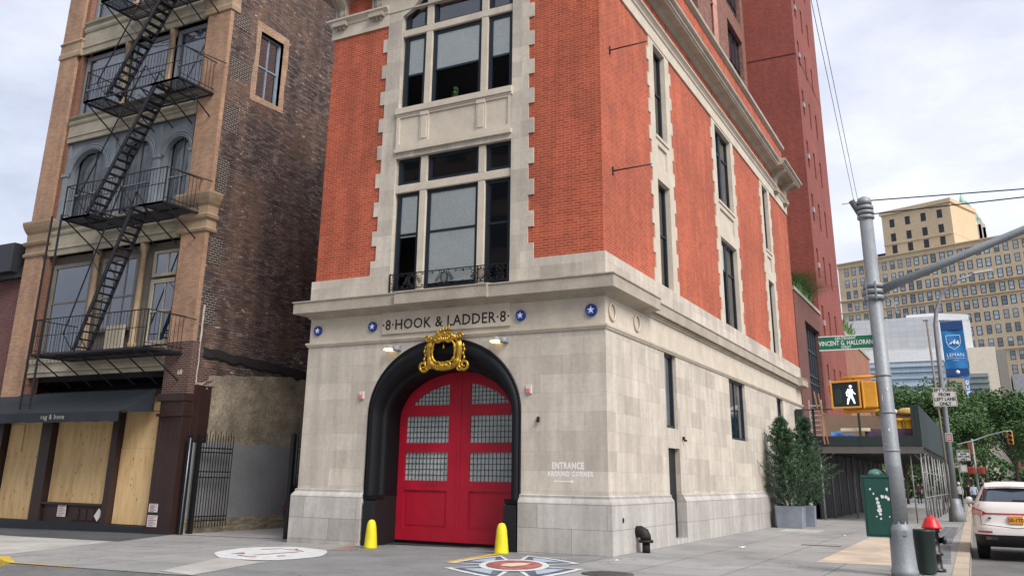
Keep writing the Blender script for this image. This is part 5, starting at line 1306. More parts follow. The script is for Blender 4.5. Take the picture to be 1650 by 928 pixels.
# street sign
M_green = pmat('sign_green', lin('#0f6b4a'), .45, var=.06)
t = thing('street_name_sign', 'green street name sign reading VINCENT G HALLORAN on the grey signal pole', 'street sign', (5.3, PY - .05, 4.1))
k = MB(); k.box(4.81, 5.84, PY - .06, PY - .05, 4.13, 4.395); k.build('plate', M_green, t)
k = MB(); k.box(4.81, 5.84, PY - .064, PY - .0, 4.12, 4.137); k.box(4.81, 5.84, PY - .064, PY - .05, 4.388, 4.405); k.build('plate_edge', M_white, t)
sf = lambda cx_, cz_: (lambda u, v, d: (cx_ + u, PY - .062 - d, cz_ + v))
text_mesh('VINCENT G. HALLORAN', .128, M_white, 'lettering', sf(5.315, 4.215), t, extrude=.001, narrow=.72, bold=.002); text_mesh('LIEUTENANT', .075, M_white, 'lettering', sf(5.32, 4.325), t, extrude=.001, narrow=.9, bold=.001); text_mesh('STREET', .065, M_white, 'lettering', sf(5.32, 4.15), t, extrude=.001, narrow=.9, bold=.001)
# pedestrian signal
M_sy = pmat('signal_yellow', lin('#d8962a'), .45, var=.12, vs=3)
t = thing('pedestrian_signal', 'yellow pedestrian signal lit with a white walking man on the signal pole', 'pedestrian signal', (5.23, -.7, 2.97))
k = MB()
k.panel([(4.955, 2.975), (5.505, 2.985), (5.505, 3.52), (4.955, 3.50)], [[(4.99, 3.01), (5.47, 3.02), (5.47, 3.485), (4.99, 3.465)]], FY(-.72), reveal=.05, rim=.24); k.box(4.96, 5.50, -.6, -.58, 2.98, 3.51); k.build('housing', M_sy, t, bevel=.008)
k = MB(); k.box(4.97, 5.49, -.675, -.66, 2.99, 3.50); k.build('face', pmat('signal_face', lin('#131a1d'), .25), t)
k = MB()
wx, wz = 5.32, 3.05
def limb(a, b, w0, w1):
    a = Vector((a[0], 0, a[1])); b = Vector((b[0], 0, b[1])); d = (b - a).normalized(); n = Vector((d.z, 0, -d.x)); o_ = Vector((wx, -.679, wz))
    k.face([o_ + a - n * w0, o_ + a + n * w0, o_ + b + n * w1, o_ + b - n * w1])
limb((0, .19), (.0, .32), .035, .05); limb((-.01, .20), (-.05, .1), .03, .022); limb((-.05, .11), (-.075, .0), .022, .015); limb((.01, .2), (.045, .1), .03, .022); limb((.045, .11), (.075, .01), .022, .015)
limb((-.03, .32), (-.08, .24), .02, .015); limb((-.08, .25), (-.07, .17), .015, .012); limb((.03, .31), (.06, .24), .02, .014); limb((.06, .245), (.105, .21), .014, .011)
k.face([(wx + .012 + .032 * cos(a), -.679, wz + .375 + .034 * sin(a)) for a in [i * pi / 8 for i in range(16)]])
for q, p_ in enumerate(k.v): k.v[q] = (5.32 + (p_[0] - 5.32) * .88, p_[1], 3.06 + (p_[2] - 3.05) * .9)
k.build('walking_man', pmat('lit_white', lin('#eef2f6'), .5, emit=((.9, .95, 1, 1), .35)), t, fixn=False)
k = MB()
a0 = MB(); k.face([(5.03, -.678, 3.08), (5.16, -.678, 3.08), (5.16, -.678, 3.33), (5.09, -.678, 3.38), (5.03, -.678, 3.3)]); k.build('dark_hand', pmat('unlit_hand', lin('#26332f'), .4), t, fixn=False)
k = MB(); k.tube([(5.16, -.62, 3.56), (5.9, -.58, 3.60)], .032, 10); k.tube([(5.16, -.62, 2.93), (5.9, -.58, 2.95)], .04, 10); k.lathe((5.2, -.62, 2.94), [(.03, -.06), (.045, 0), (.03, .06)], 8); k.build('bracket', M_sy, t)
t = thing('pedestrian_signal', 'second yellow pedestrian signal seen edge-on against the grey pole', 'pedestrian signal', (5.68, -.5, 2.97))
k = MB(); k.box(5.55, 5.80, -.70, -.3, 2.99, 3.49); k.box(5.53, 5.57, -.72, -.28, 2.97, 3.51); k.build('housing', M_sy, t, bevel=.02)
# signal control cabinet
t = thing('control_cabinet', 'dark green signal control cabinet with torn white stickers fixed to the grey pole', 'cabinet', (5.6, -.5, .67))
M_cg = pmat('cabinet_green', lin('#17493e'), .45, var=.10, vs=2)
k = MB(); k.box(5.355, 5.845, -.66, -.3, .66, 1.74); k.box(5.345, 5.855, -.675, -.29, 1.70, 1.745); k.build('box', M_cg, t, bevel=.012)
k = MB(); k.box(5.40, 5.82, -.672, -.66, .70, 1.68); k.build('door', M_cg, t, bevel=.006)
k = MB(); k.lathe((5.60, -.48, 1.745), [(.14, 0), (.13, .05), (.09, .10), (.001, .125)], 16); k.build('dome', pmat('dome_green', lin('#5a8a80'), .4, var=.1), t)
k = MB(); r_ = random.Random(9)
for c_x, c_z, s_ in ((5.60, 1.33, .035), (5.61, 1.26, .04), (5.62, 1.20, .05), (5.63, 1.13, .045), (5.635, 1.06, .03), (5.64, .98, .025), (5.70, 1.37, .04), (5.76, 1.36, .035), (5.80, 1.33, .03), (5.50, 1.5, .02), (5.55, 1.42, .02), (5.79, 1.5, .03), (5.57, 1.02, .015), (5.79, 1.02, .015)):
    k.cut(); k.face([(c_x + s_ * r_.uniform(.5, 1.1) * cos(a), -.6745, c_z + s_ * r_.uniform(.5, 1.3) * sin(a)) for a in [i * pi / 5 for i in range(10)]])
k.build('torn_sticker', M_white, t, fixn=False)
# hydrant and litter bin
t = thing('fire_hydrant', 'black fire hydrant with a bright red domed cap near the kerb', 'hydrant', (6.38, .87, 0))
k = MB(); k.lathe((6.38, .87, 0), [(.17, 0), (.17, .05), (.12, .07), (.115, .28), (.155, .30), (.155, .34), (.115, .36), (.11, .70), (.14, .72), (.14, .78)], 16)
k.lathe((6.38 + .1, .87, .57), [(.055, 0), (.055, .07), (.075, .07), (.075, .12), (.03, .14)], 12, axis=0); k.lathe((6.38, .87 - .22, .55), [(.03, .0), (.08, .02), (.08, .07), (.06, .07), (.06, .14)], 12, axis=1); k.build('barrel', pmat('hydrant_black', lin('#17181a'), .4, var=.2, vs=8), t)
k = MB(); k.lathe((6.38, .87, .78), [(.185, 0), (.185, .03), (.165, .06), (.14, .12), (.12, .17), (.08, .21), (.035, .225), (.035, .25), (.001, .25)], 20); k.build('cap', pmat('hydrant_red', lin('#cf2026'), .35, var=.08), t)
t = thing('litter_bin', 'dark green litter bin standing between the pole base and the red capped hydrant', 'bin', (6.27, .1, 0))
k = MB(); k.lathe((6.27, .1, 0), [(.15, .02), (.16, .06), (.20, .74), (.21, .75), (.21, .79), (.185, .79), (.18, .6)], 20, cap=False); k.build('body', pmat('bin_green', lin('#20302c'), .5, var=.15), t)
k = MB(); k.lathe((6.27, .1, .62), [(.185, 0), (.001, .02)], 16); k.build('liner', M_blackdull, t)
# ------------------------------------------------------------------ LAMP POST with banner
t = thing('lamp_post', 'tall grey street lamp post with flared base and curved arm beyond the shed', 'lamp post', (5.88, 28.4, 0))
k = MB(); k.lathe((5.88, 28.4, 0), [(.36, 0), (.34, .35), (.22, .75), (.18, 1.0)], 8); k.build('base', M_galv, t)
k = MB(); k.tube([(5.88, 28.4, .9), (5.93, 28.4, 5), (6.0, 28.4, 9.0), (6.12, 28.4, 9.7), (6.45, 28.4, 10.5), (7.1, 28.4, 11.1), (8.0, 28.4, 11.35)], [.14, .12, .10, .09, .07, .055, .045], 12); k.build('pole', M_galv, t)
k = MB(); k.obox((8.35, 28.4, 11.42), (.42, 0, .04), (0, .13, 0), (0, 0, .06)); k.build('lamp_head', pmat('lamp_head', lin('#b9bcbd'), .5), t, bevel=.03)
k = MB(); k.tube([(5.72, 28.0, 0), (5.66, 28.0, 9.2)], .05, 8); k.box(5.50, 5.72, 27.95, 28.05, 9.15, 9.22)
tag(k.build('sign_post', M_graybr, origin=(5.7, 28.0, 0)), 'thin dark post in front of the street lamp post carrying the upper turns sign', 'post')
t = thing('banner', 'blue vertical LEMAN banner hanging from the street lamp post', 'banner', (6.7, 28.4, 6.45))
k = MB(); rows = []
for j in range(16):
    z = 6.46 + 2.68 * j / 15; rows.append([(6.2 + .98 * i / 8 + .0, 28.36 + .03 * sin(i * .9 + j * .3), z) for i in range(9)])
k.smooth = True; k.grid(rows); k.build('cloth', pmat('banner_blue', lin('#1f78b8'), .7, var=.06, vs=2), t)
M_bn = pmat('banner_navy', lin('#1a4179'), .7, var=.06)
k = MB(); k.box(6.2, 7.18, 28.31, 28.315, 8.72, 9.10); k.cut(); k.box(6.2, 7.18, 28.31, 28.315, 6.55, 6.88); k.build('dark_band', M_bn, t)
k = MB(); k.bar((5.95, 28.38, 9.16), (7.2, 28.38, 9.16), .03); k.cut(); k.bar((5.95, 28.38, 6.44), (7.2, 28.38, 6.44), .03); k.build('banner_arm', M_galv, t)
bf = lambda c, z, dd=28.315: (lambda u, v, d: (c + u, dd - d, z + v))
M_lblue = pmat('banner_white', lin('#dfe9f2'), .7, var=.03)
text_mesh('LEMAN', .235, M_lblue, 'lettering', bf(6.70, 7.44), t, extrude=.002); text_mesh('MANHATTAN PREPARATORY', .062, M_lblue, 'lettering', bf(6.70, 7.34), t, extrude=.001); text_mesh('SCHOOL', .062, M_lblue, 'lettering', bf(6.70, 7.24), t, extrude=.001)
k = MB(); sh = [(-.3, .32), (.3, .32), (.3, .0), (.22, -.2), (0, -.36), (-.22, -.2), (-.3, 0)]
for i in range(7):
    a = sh[i]; b = sh[(i + 1) % 7]; k.bar((6.69 + a[0], 28.312, 8.13 + a[1]), (6.69 + b[0], 28.312, 8.13 + b[1]), .022, .006, up=(0, 1, 0))
for x, w, h in ((-.12, .11, .13), (.0, .11, .24), (.14, .10, .20)): k.face([(6.69 + x - w, 28.31, 8.03), (6.69 + x + w, 28.31, 8.03), (6.69 + x + w * .6, 28.31, 8.03 + h)])
k.build('shield', M_lblue, t, fixn=False)
k = MB(); k.lathe((6.70, 28.31, 6.71), [(.09, 0), (.09, -.006), (.001, -.006)], 16, axis=1); k.build('round_mark', M_lblue, t)
M_sw = pmat('sign_white', lin('#c9cac4'), .6, var=.04); M_ink = pmat('sign_ink', lin('#1c1d1f'), .7)
def sign(name, label, x0, x1, z0, z1, y, lines, size, cat='road sign', matp=None, grp=None, post=None):
    t = thing(name, label, cat, ((x0 + x1) / 2, y, z0), 0, grp)
    k = MB(); k.box(x0, x1, y, y + .015, z0, z1); k.build('plate', matp or M_sw, t)
    k = MB()
    for a, b, c, d in ((x0 + .03, x1 - .03, z0 + .03, z0 + .045), (x0 + .03, x1 - .03, z1 - .045, z1 - .03)): k.box(a, b, y - .004, y, c, d)
    k.box(x0 + .03, x0 + .045, y - .0035, y, z0 + .045, z1 - .045); k.box(x1 - .045, x1 - .03, y - .0035, y, z0 + .045, z1 - .045); k.build('border', M_ink, t)
    n = len(lines); h = (z1 - z0) / (n + .15)
    for i, s_ in enumerate(lines): text_mesh(s_, size, M_ink, 'lettering', (lambda zz: (lambda u, v, d: ((x0 + x1) / 2 + u, y - .005 - d, zz + v)))(z1 - h * (i + .87)), t, extrude=.001, bold=.006, narrow=.86)
    if post: k = MB(); k.bar((post, y + .06, 0), (post, y + .06, z1), .06); k.build('post', M_galv, t)
    return t
sign('turns_sign', 'larger white LEFT TURNS FROM LEFT LANE ONLY sign below the blue banner', 5.51, 6.52, 5.10, 5.97, 27.9, ['LEFT TURNS', 'FROM', 'LEFT LANE', 'ONLY'], .215)
sign('turns_sign', 'smaller and farther white turns sign beyond the lamp post, against dark trees', 5.71, 6.46, 3.05, 3.68, 45, ['LEFT TURNS', 'FROM', 'LEFT LANE', 'ONLY'], .15, post=5.74)
t = sign('parking_sign', 'small white parking sign with red print on the street lamp post', 5.83, 6.13, 3.52, 3.9, 27.95, [], .1)
k = MB()
for i in range(4): k.box(5.88, 6.08, 27.942, 27.946, 3.57 + i * .08, 3.60 + i * .08)
k.build('red_print', pmat('sign_red', lin('#b2373a'), .6), t)
sign('small_white_sign', 'small plain white sign low on a far post under the smaller turns sign', 5.75, 6.15, 2.4, 2.85, 47, [], .1)
# far signal with mast arm
t = thing('far_signal_pole', 'far pole with thin mast arm reaching right over the street', 'pole', (6.6, 60, 0))
k = MB(); k.tube([(6.45, 60, 0), (6.45, 60, 5.0)], .08, 8); k.tube([(5.4, 58.8, 4.55), (6.5, 60, 4.85), (7.6, 60, 5.25), (8.75, 60, 5.55), (9.2, 60, 5.58)], [.05, .06, .06, .05, .04], 8); k.build('pole', M_galv, t)
t = thing('traffic_light', 'yellow three lamp traffic light hanging from the far mast arm', 'traffic light', (9.05, 59.9, 4.6))
k = MB(); k.box(8.85, 9.25, 59.8, 60.1, 4.6, 5.55); k.build('housing', M_sy, t, bevel=.03)
for i, z in enumerate((5.4, 5.07, 4.75)):
    k = MB(); k.lathe((9.05, 59.8, z), [(.13, 0), (.15, -.12), (.12, -.12), (.11, -.02), (.001, -.02)], 14, axis=1); k.build('lamp', pmat('dark_lens', lin('#3a1c12'), .3), t)
def hand_sig(x, z, label):
    t = thing('far_pedestrian_signal', label, 'pedestrian signal', (x, 59.6, z), 0, 'far pedestrian signals')
    k = MB(); k.box(x - .28, x + .28, 59.5, 59.75, z, z + .5); k.build('housing', pmat('orange_housing', lin('#8f4a26'), .5), t, bevel=.03)
    k = MB(); k.box(x - .2, x + .12, 59.47, 59.5, z + .08, z + .42); k.build('lens', pmat('red_lens', lin('#7a241e'), .4, emit=((1, .15, .06, 1), .02)), t)
hand_sig(6.15, 2.42, 'orange far pedestrian signal on the left of its pole'); hand_sig(6.78, 2.42, 'orange far pedestrian signal on the right of its pole')
t = thing('far_traffic_light', 'dark orange side-facing traffic light on the far pole above the turns sign', 'traffic light', (6.35, 60, 3.6))
k = MB(); k.box(6.1, 6.4, 59.6, 59.95, 3.85, 4.75); k.build('housing', pmat('dark_orange', lin('#7d4a26'), .5), t, bevel=.03)
# ------------------------------------------------------------------ SIDEWALK SHED
M_pipe = pmat('scaffold_pipe', lin('#8a8a88'), .5, metal=.3, var=.25, vs=3); M_shg = pmat('shed_green', lin('#1a2b2a'), .6, var=.12, vs=2); M_beam = pmat('steel_beam', lin('#5a5754'), .6, var=.15)
M_tply = pmat('tan_plywood', lin('#8f7a66'), .8, var=.12, vs=1)
t = thing('sidewalk_shed', 'long sidewalk shed with dark green parapet on many scaffold pipes over the pavement', 'scaffold', (2.7, 25, 0))
k = MB(); k.box(.45, 5.0, 24.5, 53, 3.18, 3.27); k.box(.35, 5.05, 24.4, 24.5, 2.88, 3.18)
for y in range(25, 53, 2): k.box(.45, 5.0, y - .05, y + .05, 2.95, 3.18)
k.build('deck', M_beam, t)
k = MB(); k.box(.45, 5.03, 24.38, 24.44, 3.19, 3.62); k.box(4.98, 5.03, 24.44, 53, 3.19, 4.95)
for x in (.6, 2.55, 4.9): k.box(x - .05, x + .05, 24.36, 24.44, 3.2, 4.85)
k.box(4.70, 4.97, 24.37, 24.45, 3.3, 4.93)
k.bar((.5, 24.4, 4.8), (5.0, 24.4, 4.85), .05); k.build('parapet', M_shg, t)
k = MB(); k.box(.6, 4.95, 27.5, 27.56, 3.28, 4.72); k.build('plywood_screen', M_tply, t)
k = MB(); y = 24.6; i = 0
while y < 53:
    for x in (.72, 4.88): k.tube([(x, y, 0), (x, y, 2.95)], .04, 8)
    if i % 3 == 0: k.tube([(4.45, y + .3, 0), (4.45, y + .3, 2.95)], .03, 6)
    y += 2.3 if i % 2 else 2.9; i += 1
for z in (1.05, 2.1): k.tube([(4.88, 24.6, z), (4.88, 53, z)], .03, 6)
for y in range(25, 53, 6): k.bar((4.88, y, .3), (4.88, y + 2.6, 2.8), .04); k.bar((.72, y, 2.2), (.72, y + 1.2, 2.95), .04)
for x in (.72, 4.88): k.box(x - .1, x + .1, 24.5, 24.7, 0, .015); k.bar((x - .3, 24.6, 2.93), (x, 24.6, 2.6), .03); k.bar((x + .3, 24.6, 2.93), (x, 24.6, 2.6), .03)
for x in (1.6, 2.3, 3.0, 3.6): k.tube([(x, 27 + x, 0), (x, 27 + x, 2.95)], .035, 8)
k.build('scaffold_pipes', M_pipe, t)
k = MB(); k.box(.40, .46, 25.3, 53, 0, 3.1); k.build('tunnel_shade_panel', M_blackdull, t)  # black panel added so the shed tunnel reads as deep shade
k = MB()
for x in (-.9, 1.0): k.bar((x if x > 0 else .05, 23.3, 4.75), (.6, 24.4, 4.8), .05)
k.box(.05, .35, 23.0, 23.35, 4.1, 4.75); k.build('green_bracket_box', M_shg, t)
def bucket(x, label):
    t = thing('bucket', label, 'bucket', (x, 24.9, 3.95), 0, 'yellow buckets on the shed')
    k = MB(); k.lathe((x, 24.9, 3.95), [(.16, 0), (.20, .34), (.22, .34), (.22, .42), (.19, .42), (.17, .1)], 16, cap=False); k.build('pail', pmat('bucket_yellow', lin('#e0a91f'), .5), t)
    k = MB(); k.lathe((x, 24.9, 4.37), [(.215, 0), (.215, .03), (.001, .035)], 16); k.build('lid', pmat('bucket_yellow', (0, 0, 0, 1)), t)
bucket(4.12, 'yellow bucket on the shed deck, left one of the pair'); bucket(4.56, 'yellow bucket on the shed deck, right one of the pair')
k = MB(); k.box(2.7, 4.7, 24.75, 25.2, 3.27, 3.94); tag(k.build('stacked_boards', pmat('purple_boards', lin('#5b4660'), .8, var=.3, vs=6), origin=(3.7, 25, 3.27)), 'stack of purplish boards under the yellow buckets on the shed', 'boards')
k = MB(); rows = []
for j in range(9):
    a = pi * j / 8; rows.append([(1.25 + 1.1 * i / 10, 24.95 - .25 * cos(a), 3.28 + (.62 + .08 * sin(i * 1.3 + j)) * sin(a) * (1 - .04 * i)) for i in range(11)])
k.smooth = True; k.grid(rows); tag(k.build('blue_tarp', pmat('tarp_blue', lin('#3f6fb0'), .5, var=.3, vs=5), origin=(1.8, 25, 3.27)), 'crumpled blue tarp lying on the front of the shed deck', 'tarp')
k = MB(); k.box(1.7, 2.95, 24.55, 24.7, 3.84, 3.98); tag(k.build('foam_board', pmat('cream_foam', lin('#d4cbb0'), .7), origin=(2.3, 24.6, 3.84), bevel=.01), 'long cream foam board lying over the blue tarp', 'board')
for i, (x, z, w, c, lab) in enumerate(((3.55, 4.75, .42, '#c9c9c6', 'white sack on the plywood screen, left'), (4.35, 4.74, .45, '#c2a35c', 'tan yellow sack on the plywood screen, right'), (3.3, 5.0, .40, '#d5d5d2', 'white bundle lying highest on the shed, by the grey pole'))):
    k = MB(); k.lathe((0, 0, 0), [(w * .8, 0), (w, .08), (w * .9, .2), (w * .5, .3), (.01, .33)], 12); o = k.build('sack', pmat('sack%d' % i, lin(c), .8, var=.15, vs=5)); o.location = (x, 27.5, z); o.scale = (1, .4, 1); tag(o, lab, 'sack', 'sacks on the shed')
k = MB(); k.bar((1.02, 24.3, 3.27), (.78, 24.0, 5.6), .06); k.bar((1.15, 24.35, 3.27), (.95, 24.05, 5.5), .05); tag(k.build('timber_poles', pmat('raw_timber', lin('#a5765a'), .8), origin=(1, 24.3, 3.27)), 'two raw timber poles leaning on the front left of the shed', 'timber')
k = MB(); k.bar((.35, 25.2, 3.3), (.35, 25.0, 5.3), .05); k.bar((-.0 + .9, 25.2, 3.3), (.9, 25.0, 5.3), .05)
for q in range(8): k.bar((.35, 25.2 - q * .02, 3.5 + q * .22), (.9, 25.2 - q * .02, 3.5 + q * .22), .05)
tag(k.build('ladder', pmat('ladder_white', lin('#b9ada0'), .6), origin=(.6, 25.2, 3.3)), 'pale ladder standing on the left end of the shed deck', 'ladder')
k = MB(); k.tube([(1.3, 46, 0), (1.2, 46, 1.7)], .12, 8); tag(k.build('red_post', pmat('red_post', lin('#7d2328'), .5), origin=(1.3, 46, 0)), 'dark red post standing inside the shed tunnel', 'post')
# ------------------------------------------------------------------ PLANTERS with conifers
M_plan = pmat('lead_grey_planter', lin('#7d848e'), .6, var=.15, vs=2, bs=.1)
M_needle = pmat('conifer_needles', lin('#4a6a4c'), .8, var=.5, vs=1.6, fine=.35)
def planter(x, y, s_, label, seed, hgt, lean=0, rz=0):
    t = thing('planter', label, 'planter', (x, y, 0), rz, 'grey planters by the side wall')
    k = MB(); w = .56 * s_
    k.grid([[(-w * .92, -w * .92, 0), (w * .92, -w * .92, 0), (w * .92, w * .92, 0), (-w * .92, w * .92, 0)], [(-w, -w, .76), (w, -w, .76), (w, w, .76), (-w, w, .76)], [(-w * .9, -w * .9, .76), (w * .9, -w * .9, .76), (w * .9, w * .9, .76), (-w * .9, w * .9, .76)], [(-w * .85, -w * .85, .6), (w * .85, -w * .85, .6), (w * .85, w * .85, .6), (-w * .85, w * .85, .6)]], closed_u=True)
    k.build('tub', M_plan, t, local=True, bevel=.015); k = MB(); k.box(-w * .86, w * .86, -w * .86, w * .86, .55, .66); k.build('soil', M_bark, t, local=True)
    tr = thing('conifer', label.replace('grey square planter', 'feathery dark green conifer').replace('smaller grey planter', 'slimmer dark green conifer'), 'tree', (x, y, .62), rz, 'conifers in the planters')
    k = MB(); k.tube([(0, 0, 0), (.03 + lean * .3, 0, hgt * .4), (lean, 0, hgt)], [.05, .035, .008], 7); r_ = random.Random(seed); f = MB()
    for b in range(190):
        h = (b + .5) / 190; z = hgt * (-.03 + 1.01 * h); R_ = ((1.75 if seed == 21 else 1.25) * (1 - h) ** 1.2 + .08) * r_.choice((.4, .7, .85, 1.0, 1.1, 1.45)) * r_.uniform(.85, 1.1); a = b * 2.4 + r_.uniform(-.4, .4)
        d = Vector((cos(a), sin(a), r_.uniform(.25, .95))).normalized(); base = Vector((lean * h, 0, z * .93)); L = R_ + .12
        tip = base + d * L + Vector((0, 0, .12 * L)); k.bar(base, tip, .008)
        side = d.cross(Vector((0, 0, 1))).normalized(); up = side.cross(d)
        for q in range(64):
            ff = r_.uniform(.12, 1.04); p = base.lerp(tip, ff); ang = r_.uniform(0, 6.28); ln = .16 * (1.15 - .55 * ff) * r_.uniform(.6, 1.3)
            dd = (d * r_.uniform(.4, 1.0) + (side * cos(ang) + up * sin(ang)) * .8).normalized() * ln; w_ = dd.cross(Vector((r_.gauss(0, 1), r_.gauss(0, 1), r_.gauss(0, 1)))).normalized() * .014
            f.face([p - w_, p + w_, p + dd + w_ * .4, p + dd - w_ * .4])
    k.build('trunk', M_bark, tr, local=True); f.build('needles', M_needle, tr, local=True, fixn=False)
planter(.80, 16.25, .86, 'grey square planter nearest the limestone side wall door', 21, 3.5, -.12, .04)
planter(1.02, 17.8, .74, 'smaller grey planter just behind the first one', 22, 3.6, .25, .1)
# ------------------------------------------------------------------ SUV
def interp(z, tb):
    for i in range(len(tb) - 1):
        if z <= tb[i + 1][0]: f = (z - tb[i][0]) / (tb[i + 1][0] - tb[i][0]); return [a + (b - a) * f for a, b in zip(tb[i][1:], tb[i + 1][1:])]
    return list(tb[-1][1:])
#            z     X     yrear yfront
TB = [(.30, .88, .14, 4.55), (.42, .94, .03, 4.72), (.58, .965, .0, 4.78), (.72, .97, .015, 4.76), (.80, .965, .08, 4.7), (1.0, .955, .11, 4.5), (1.12, .935, .14, 4.2), (1.20, .90, .18, 3.6), (1.27, .85, .24, 3.4), (1.42, .765, .42, 2.95), (1.56, .68, .60, 2.45), (1.66, .58, .74, 2.2), (1.70, .42, .95, 2.0), (1.715, .1, 1.2, 1.8)]
def sp_(u, z, n=6.5, off=0):
    X, yr, yf = interp(z, TB); B = (yf - yr) / 2; yc = (yf + yr) / 2
    return (u * (X + off), yc - (B + off) * (max(0, 1 - abs(u) ** n)) ** (1 / n), z)
def make_suv(paint, name, label, loc, rz=0):
    t = thing(name, label, 'car', loc, rz); t.scale = (1, 1, 1.085)
    def loop(z, n=6.5, K=56):
        X, yr, yf = interp(z, TB); B = (yf - yr) / 2; yc = (yf + yr) / 2; out = []
        for i in range(K):
            a = 2 * pi * i / K; c, s_ = cos(a), sin(a)
            out.append((X * math.copysign(abs(c) ** (2 / n), c), yc + B * math.copysign(abs(s_) ** (2 / n), s_), z))
        return out
    k = MB(); k.smooth = True; k.grid([loop(z) for z in (.56, .60, .64, .68, .72, .78, .82, .90, .98, 1.03, 1.08, 1.12, 1.16, 1.24, 1.32, 1.40, 1.49, 1.58, 1.62, 1.66, 1.685, 1.70, 1.71, 1.715)], closed_u=True); k.smooth = False; k.face(loop(1.715)); k.build('body', paint, t, local=True)
    k = MB(); k.smooth = True; k.grid([loop(z) for z in (.30, .36, .42, .50, .56)], closed_u=True); k.smooth = False; k.face(loop(.3)); k.build('lower_cladding', M_blackdull, t, local=True)
    M_cg_ = M_dglass
    def patch(name, u0, u1, z0, z1, mat, off, parent=t, nu=16, nz=8, shape=None):
        k = MB(); rows = []
        for j in range(nz + 1):
            z = z0 + (z1 - z0) * j / nz; rows.append([sp_(u0 + (u1 - u0) * i / nu, z, off=off) for i in range(nu + 1)])
        k.smooth = True; k.grid(rows); return k.build(name, mat, parent, local=True)
    rwn = patch('rear_window', -.88, .88, 1.27, 1.56, M_cg_, .006)
    patch('wiper', -.02, .34, 1.285, 1.315, M_blackdull, .02, rwn, 4, 1)
    M_tl = pmat('tail_light_red', lin('#8c1420'), .2, var=.1, coat=.5, emit=((1, .05, .05, 1), .04)); M_tl2 = pmat('tail_light_clear', lin('#c98c8e'), .2, coat=.5)
    for s_ in (-1, 1):
        k = MB(); rows = []
        for j in range(7):
            f = j / 6; row = []
            for i in range(20):
                u = .9995 - .33 * i / 19; zt = 1.135 - .10 * (i / 19) ** 1.3; zb = .965 + .02 * (i / 19); row.append(sp_(s_ * u, zb + (zt - zb) * f, off=.012))
            rows.append(row)
        k.smooth = True; k.grid(rows); tl = k.build('tail_light', M_tl, t, local=True)
        k = MB(); k.grid([[sp_(s_ * (.98 - .25 * i / 10), .995 + .045 * j - .004 * i, off=.016) for i in range(11)] for j in range(3)]); k.build('clear_lens', M_tl2, tl, local=True)
        patch('reflector', s_ * .55, s_ * .88, .60, .635, M_tl, .008, nu=4, nz=1); patch('exhaust', s_ * .45, s_ * .72, .45, .52, pmat('chrome', lin('#6b6d70'), .2, metal=1), .01, nu=4, nz=2)
    patch('light_bar', -.68, .68, .99, 1.022, M_tl, .010, nu=24, nz=2)
    k = MB()
    for s_ in (-1, 1):
        for z0_, z1_, u in ((.78, .96, .78), (.96, 1.2, .84)): a = Vector(sp_(s_ * u, z0_, off=.004)); b = Vector(sp_(s_ * (u + .015), z1_, off=.004)); k.bar(a, b, .008)
        a = [Vector(sp_(s_ * (.80 - .1 * i), .775 - .008 * i, off=.004)) for i in range(9)]
        for i in range(8): k.bar(a[i], a[i + 1], .008)
    k.build('panel_gap', M_blackdull, t, local=True)
    k = MB(); k.box(-.155, .155, -.035 + .07, .12, .80, .965); pl = k.build('number_plate', pmat('plate_orange', lin('#d9952c'), .5, var=.03), t, local=True)
    text_mesh('G0-1TD', .105, M_ink, 'plate_lettering', lambda u, v, d: (u, .033 - d, .845 + v), None, extrude=.001, bold=.002).parent = pl
    k = MB(); k.box(-.60, -.53, .06, .1, .90, .93); k.build('badge', M_blackdull, t, local=True)
    for s_ in (-1, 1):
        k = MB(); k.smooth = True
        k.lathe((s_ * 1.02, 2.7, 1.25), [(.01, -.09), (.07, -.075), (.09, -.02), (.09, .04), (.06, .08), (.01, .09)], 12); k.smooth = False; k.bar((s_ * .84, 2.7, 1.2), (s_ * .98, 2.7, 1.22), .05); k.build('mirror', paint, t, local=True)
        k = MB(); k.tube([(s_ * .60, 1.0, 1.70), (s_ * .62, 1.4, 1.74), (s_ * .62, 2.6, 1.73), (s_ * .60, 3.0, 1.62)], .018, 6); k.build('roof_rail', M_galv, t, local=True)
        k = MB(); rows = []
        for j in range(7):
            z = 1.28 + .28 * j / 6; X, yr, yf = interp(z, TB); rows.append([(s_ * (X + .006) * (1 - (abs(2 * q / 12 - 1) ** 10) * .05), yr + .45 + (yf - yr - .95) * q / 12, z) for q in range(13)])
        k.smooth = True; k.grid(rows); k.build('side_window', M_cg_, t, local=True)
        for y in (.95, 3.85):
            k = MB(); k.lathe((s_ * .80, y, .36), [(.22, -.13), (.34, -.13), (.36, -.10), (.36, .10), (.34, .13), (.24, .14)], 28, axis=0); w = k.build('wheel', pmat('tyre', lin('#17171a'), .85), t, local=True)
            k = MB(); k.lathe((s_ * .80, y, .36), [(.24, s_ * .13), (.22, s_ * .10), (.05, s_ * .12), (.001, s_ * .12)], 20, axis=0); k.build('rim', pmat('alloy', lin('#8f9296'), .35, metal=.7), w, local=True)
    k = MB(); rows = []
    for y, z in ((.50, 1.60), (.58, 1.66), (.75, 1.70)): rows.append([(x * .58 / 6, y + .01 * abs(x), z - .0008 * x * x) for x in range(-6, 7)])
    k.grid(rows); k.grid([[(p[0], p[1], p[2] - .03) for p in r_] for r_ in rows]); k.build('spoiler', paint, t, local=True)
    return t
make_suv(pmat('suv_white_paint', lin('#d9d3cd'), .3, var=.02, fine=0, coat=.6), 'suv', 'white suv with red light bar and orange number plate parked at the kerb', (7.92, 6.6, -.15))
make_suv(pmat('black_car_paint', lin('#101113'), .3, var=.02, fine=0, coat=.6), 'black_car', 'black car in the alley, only its corner showing left of the right gate post', (-12.9, 4.95, -.19), 0)
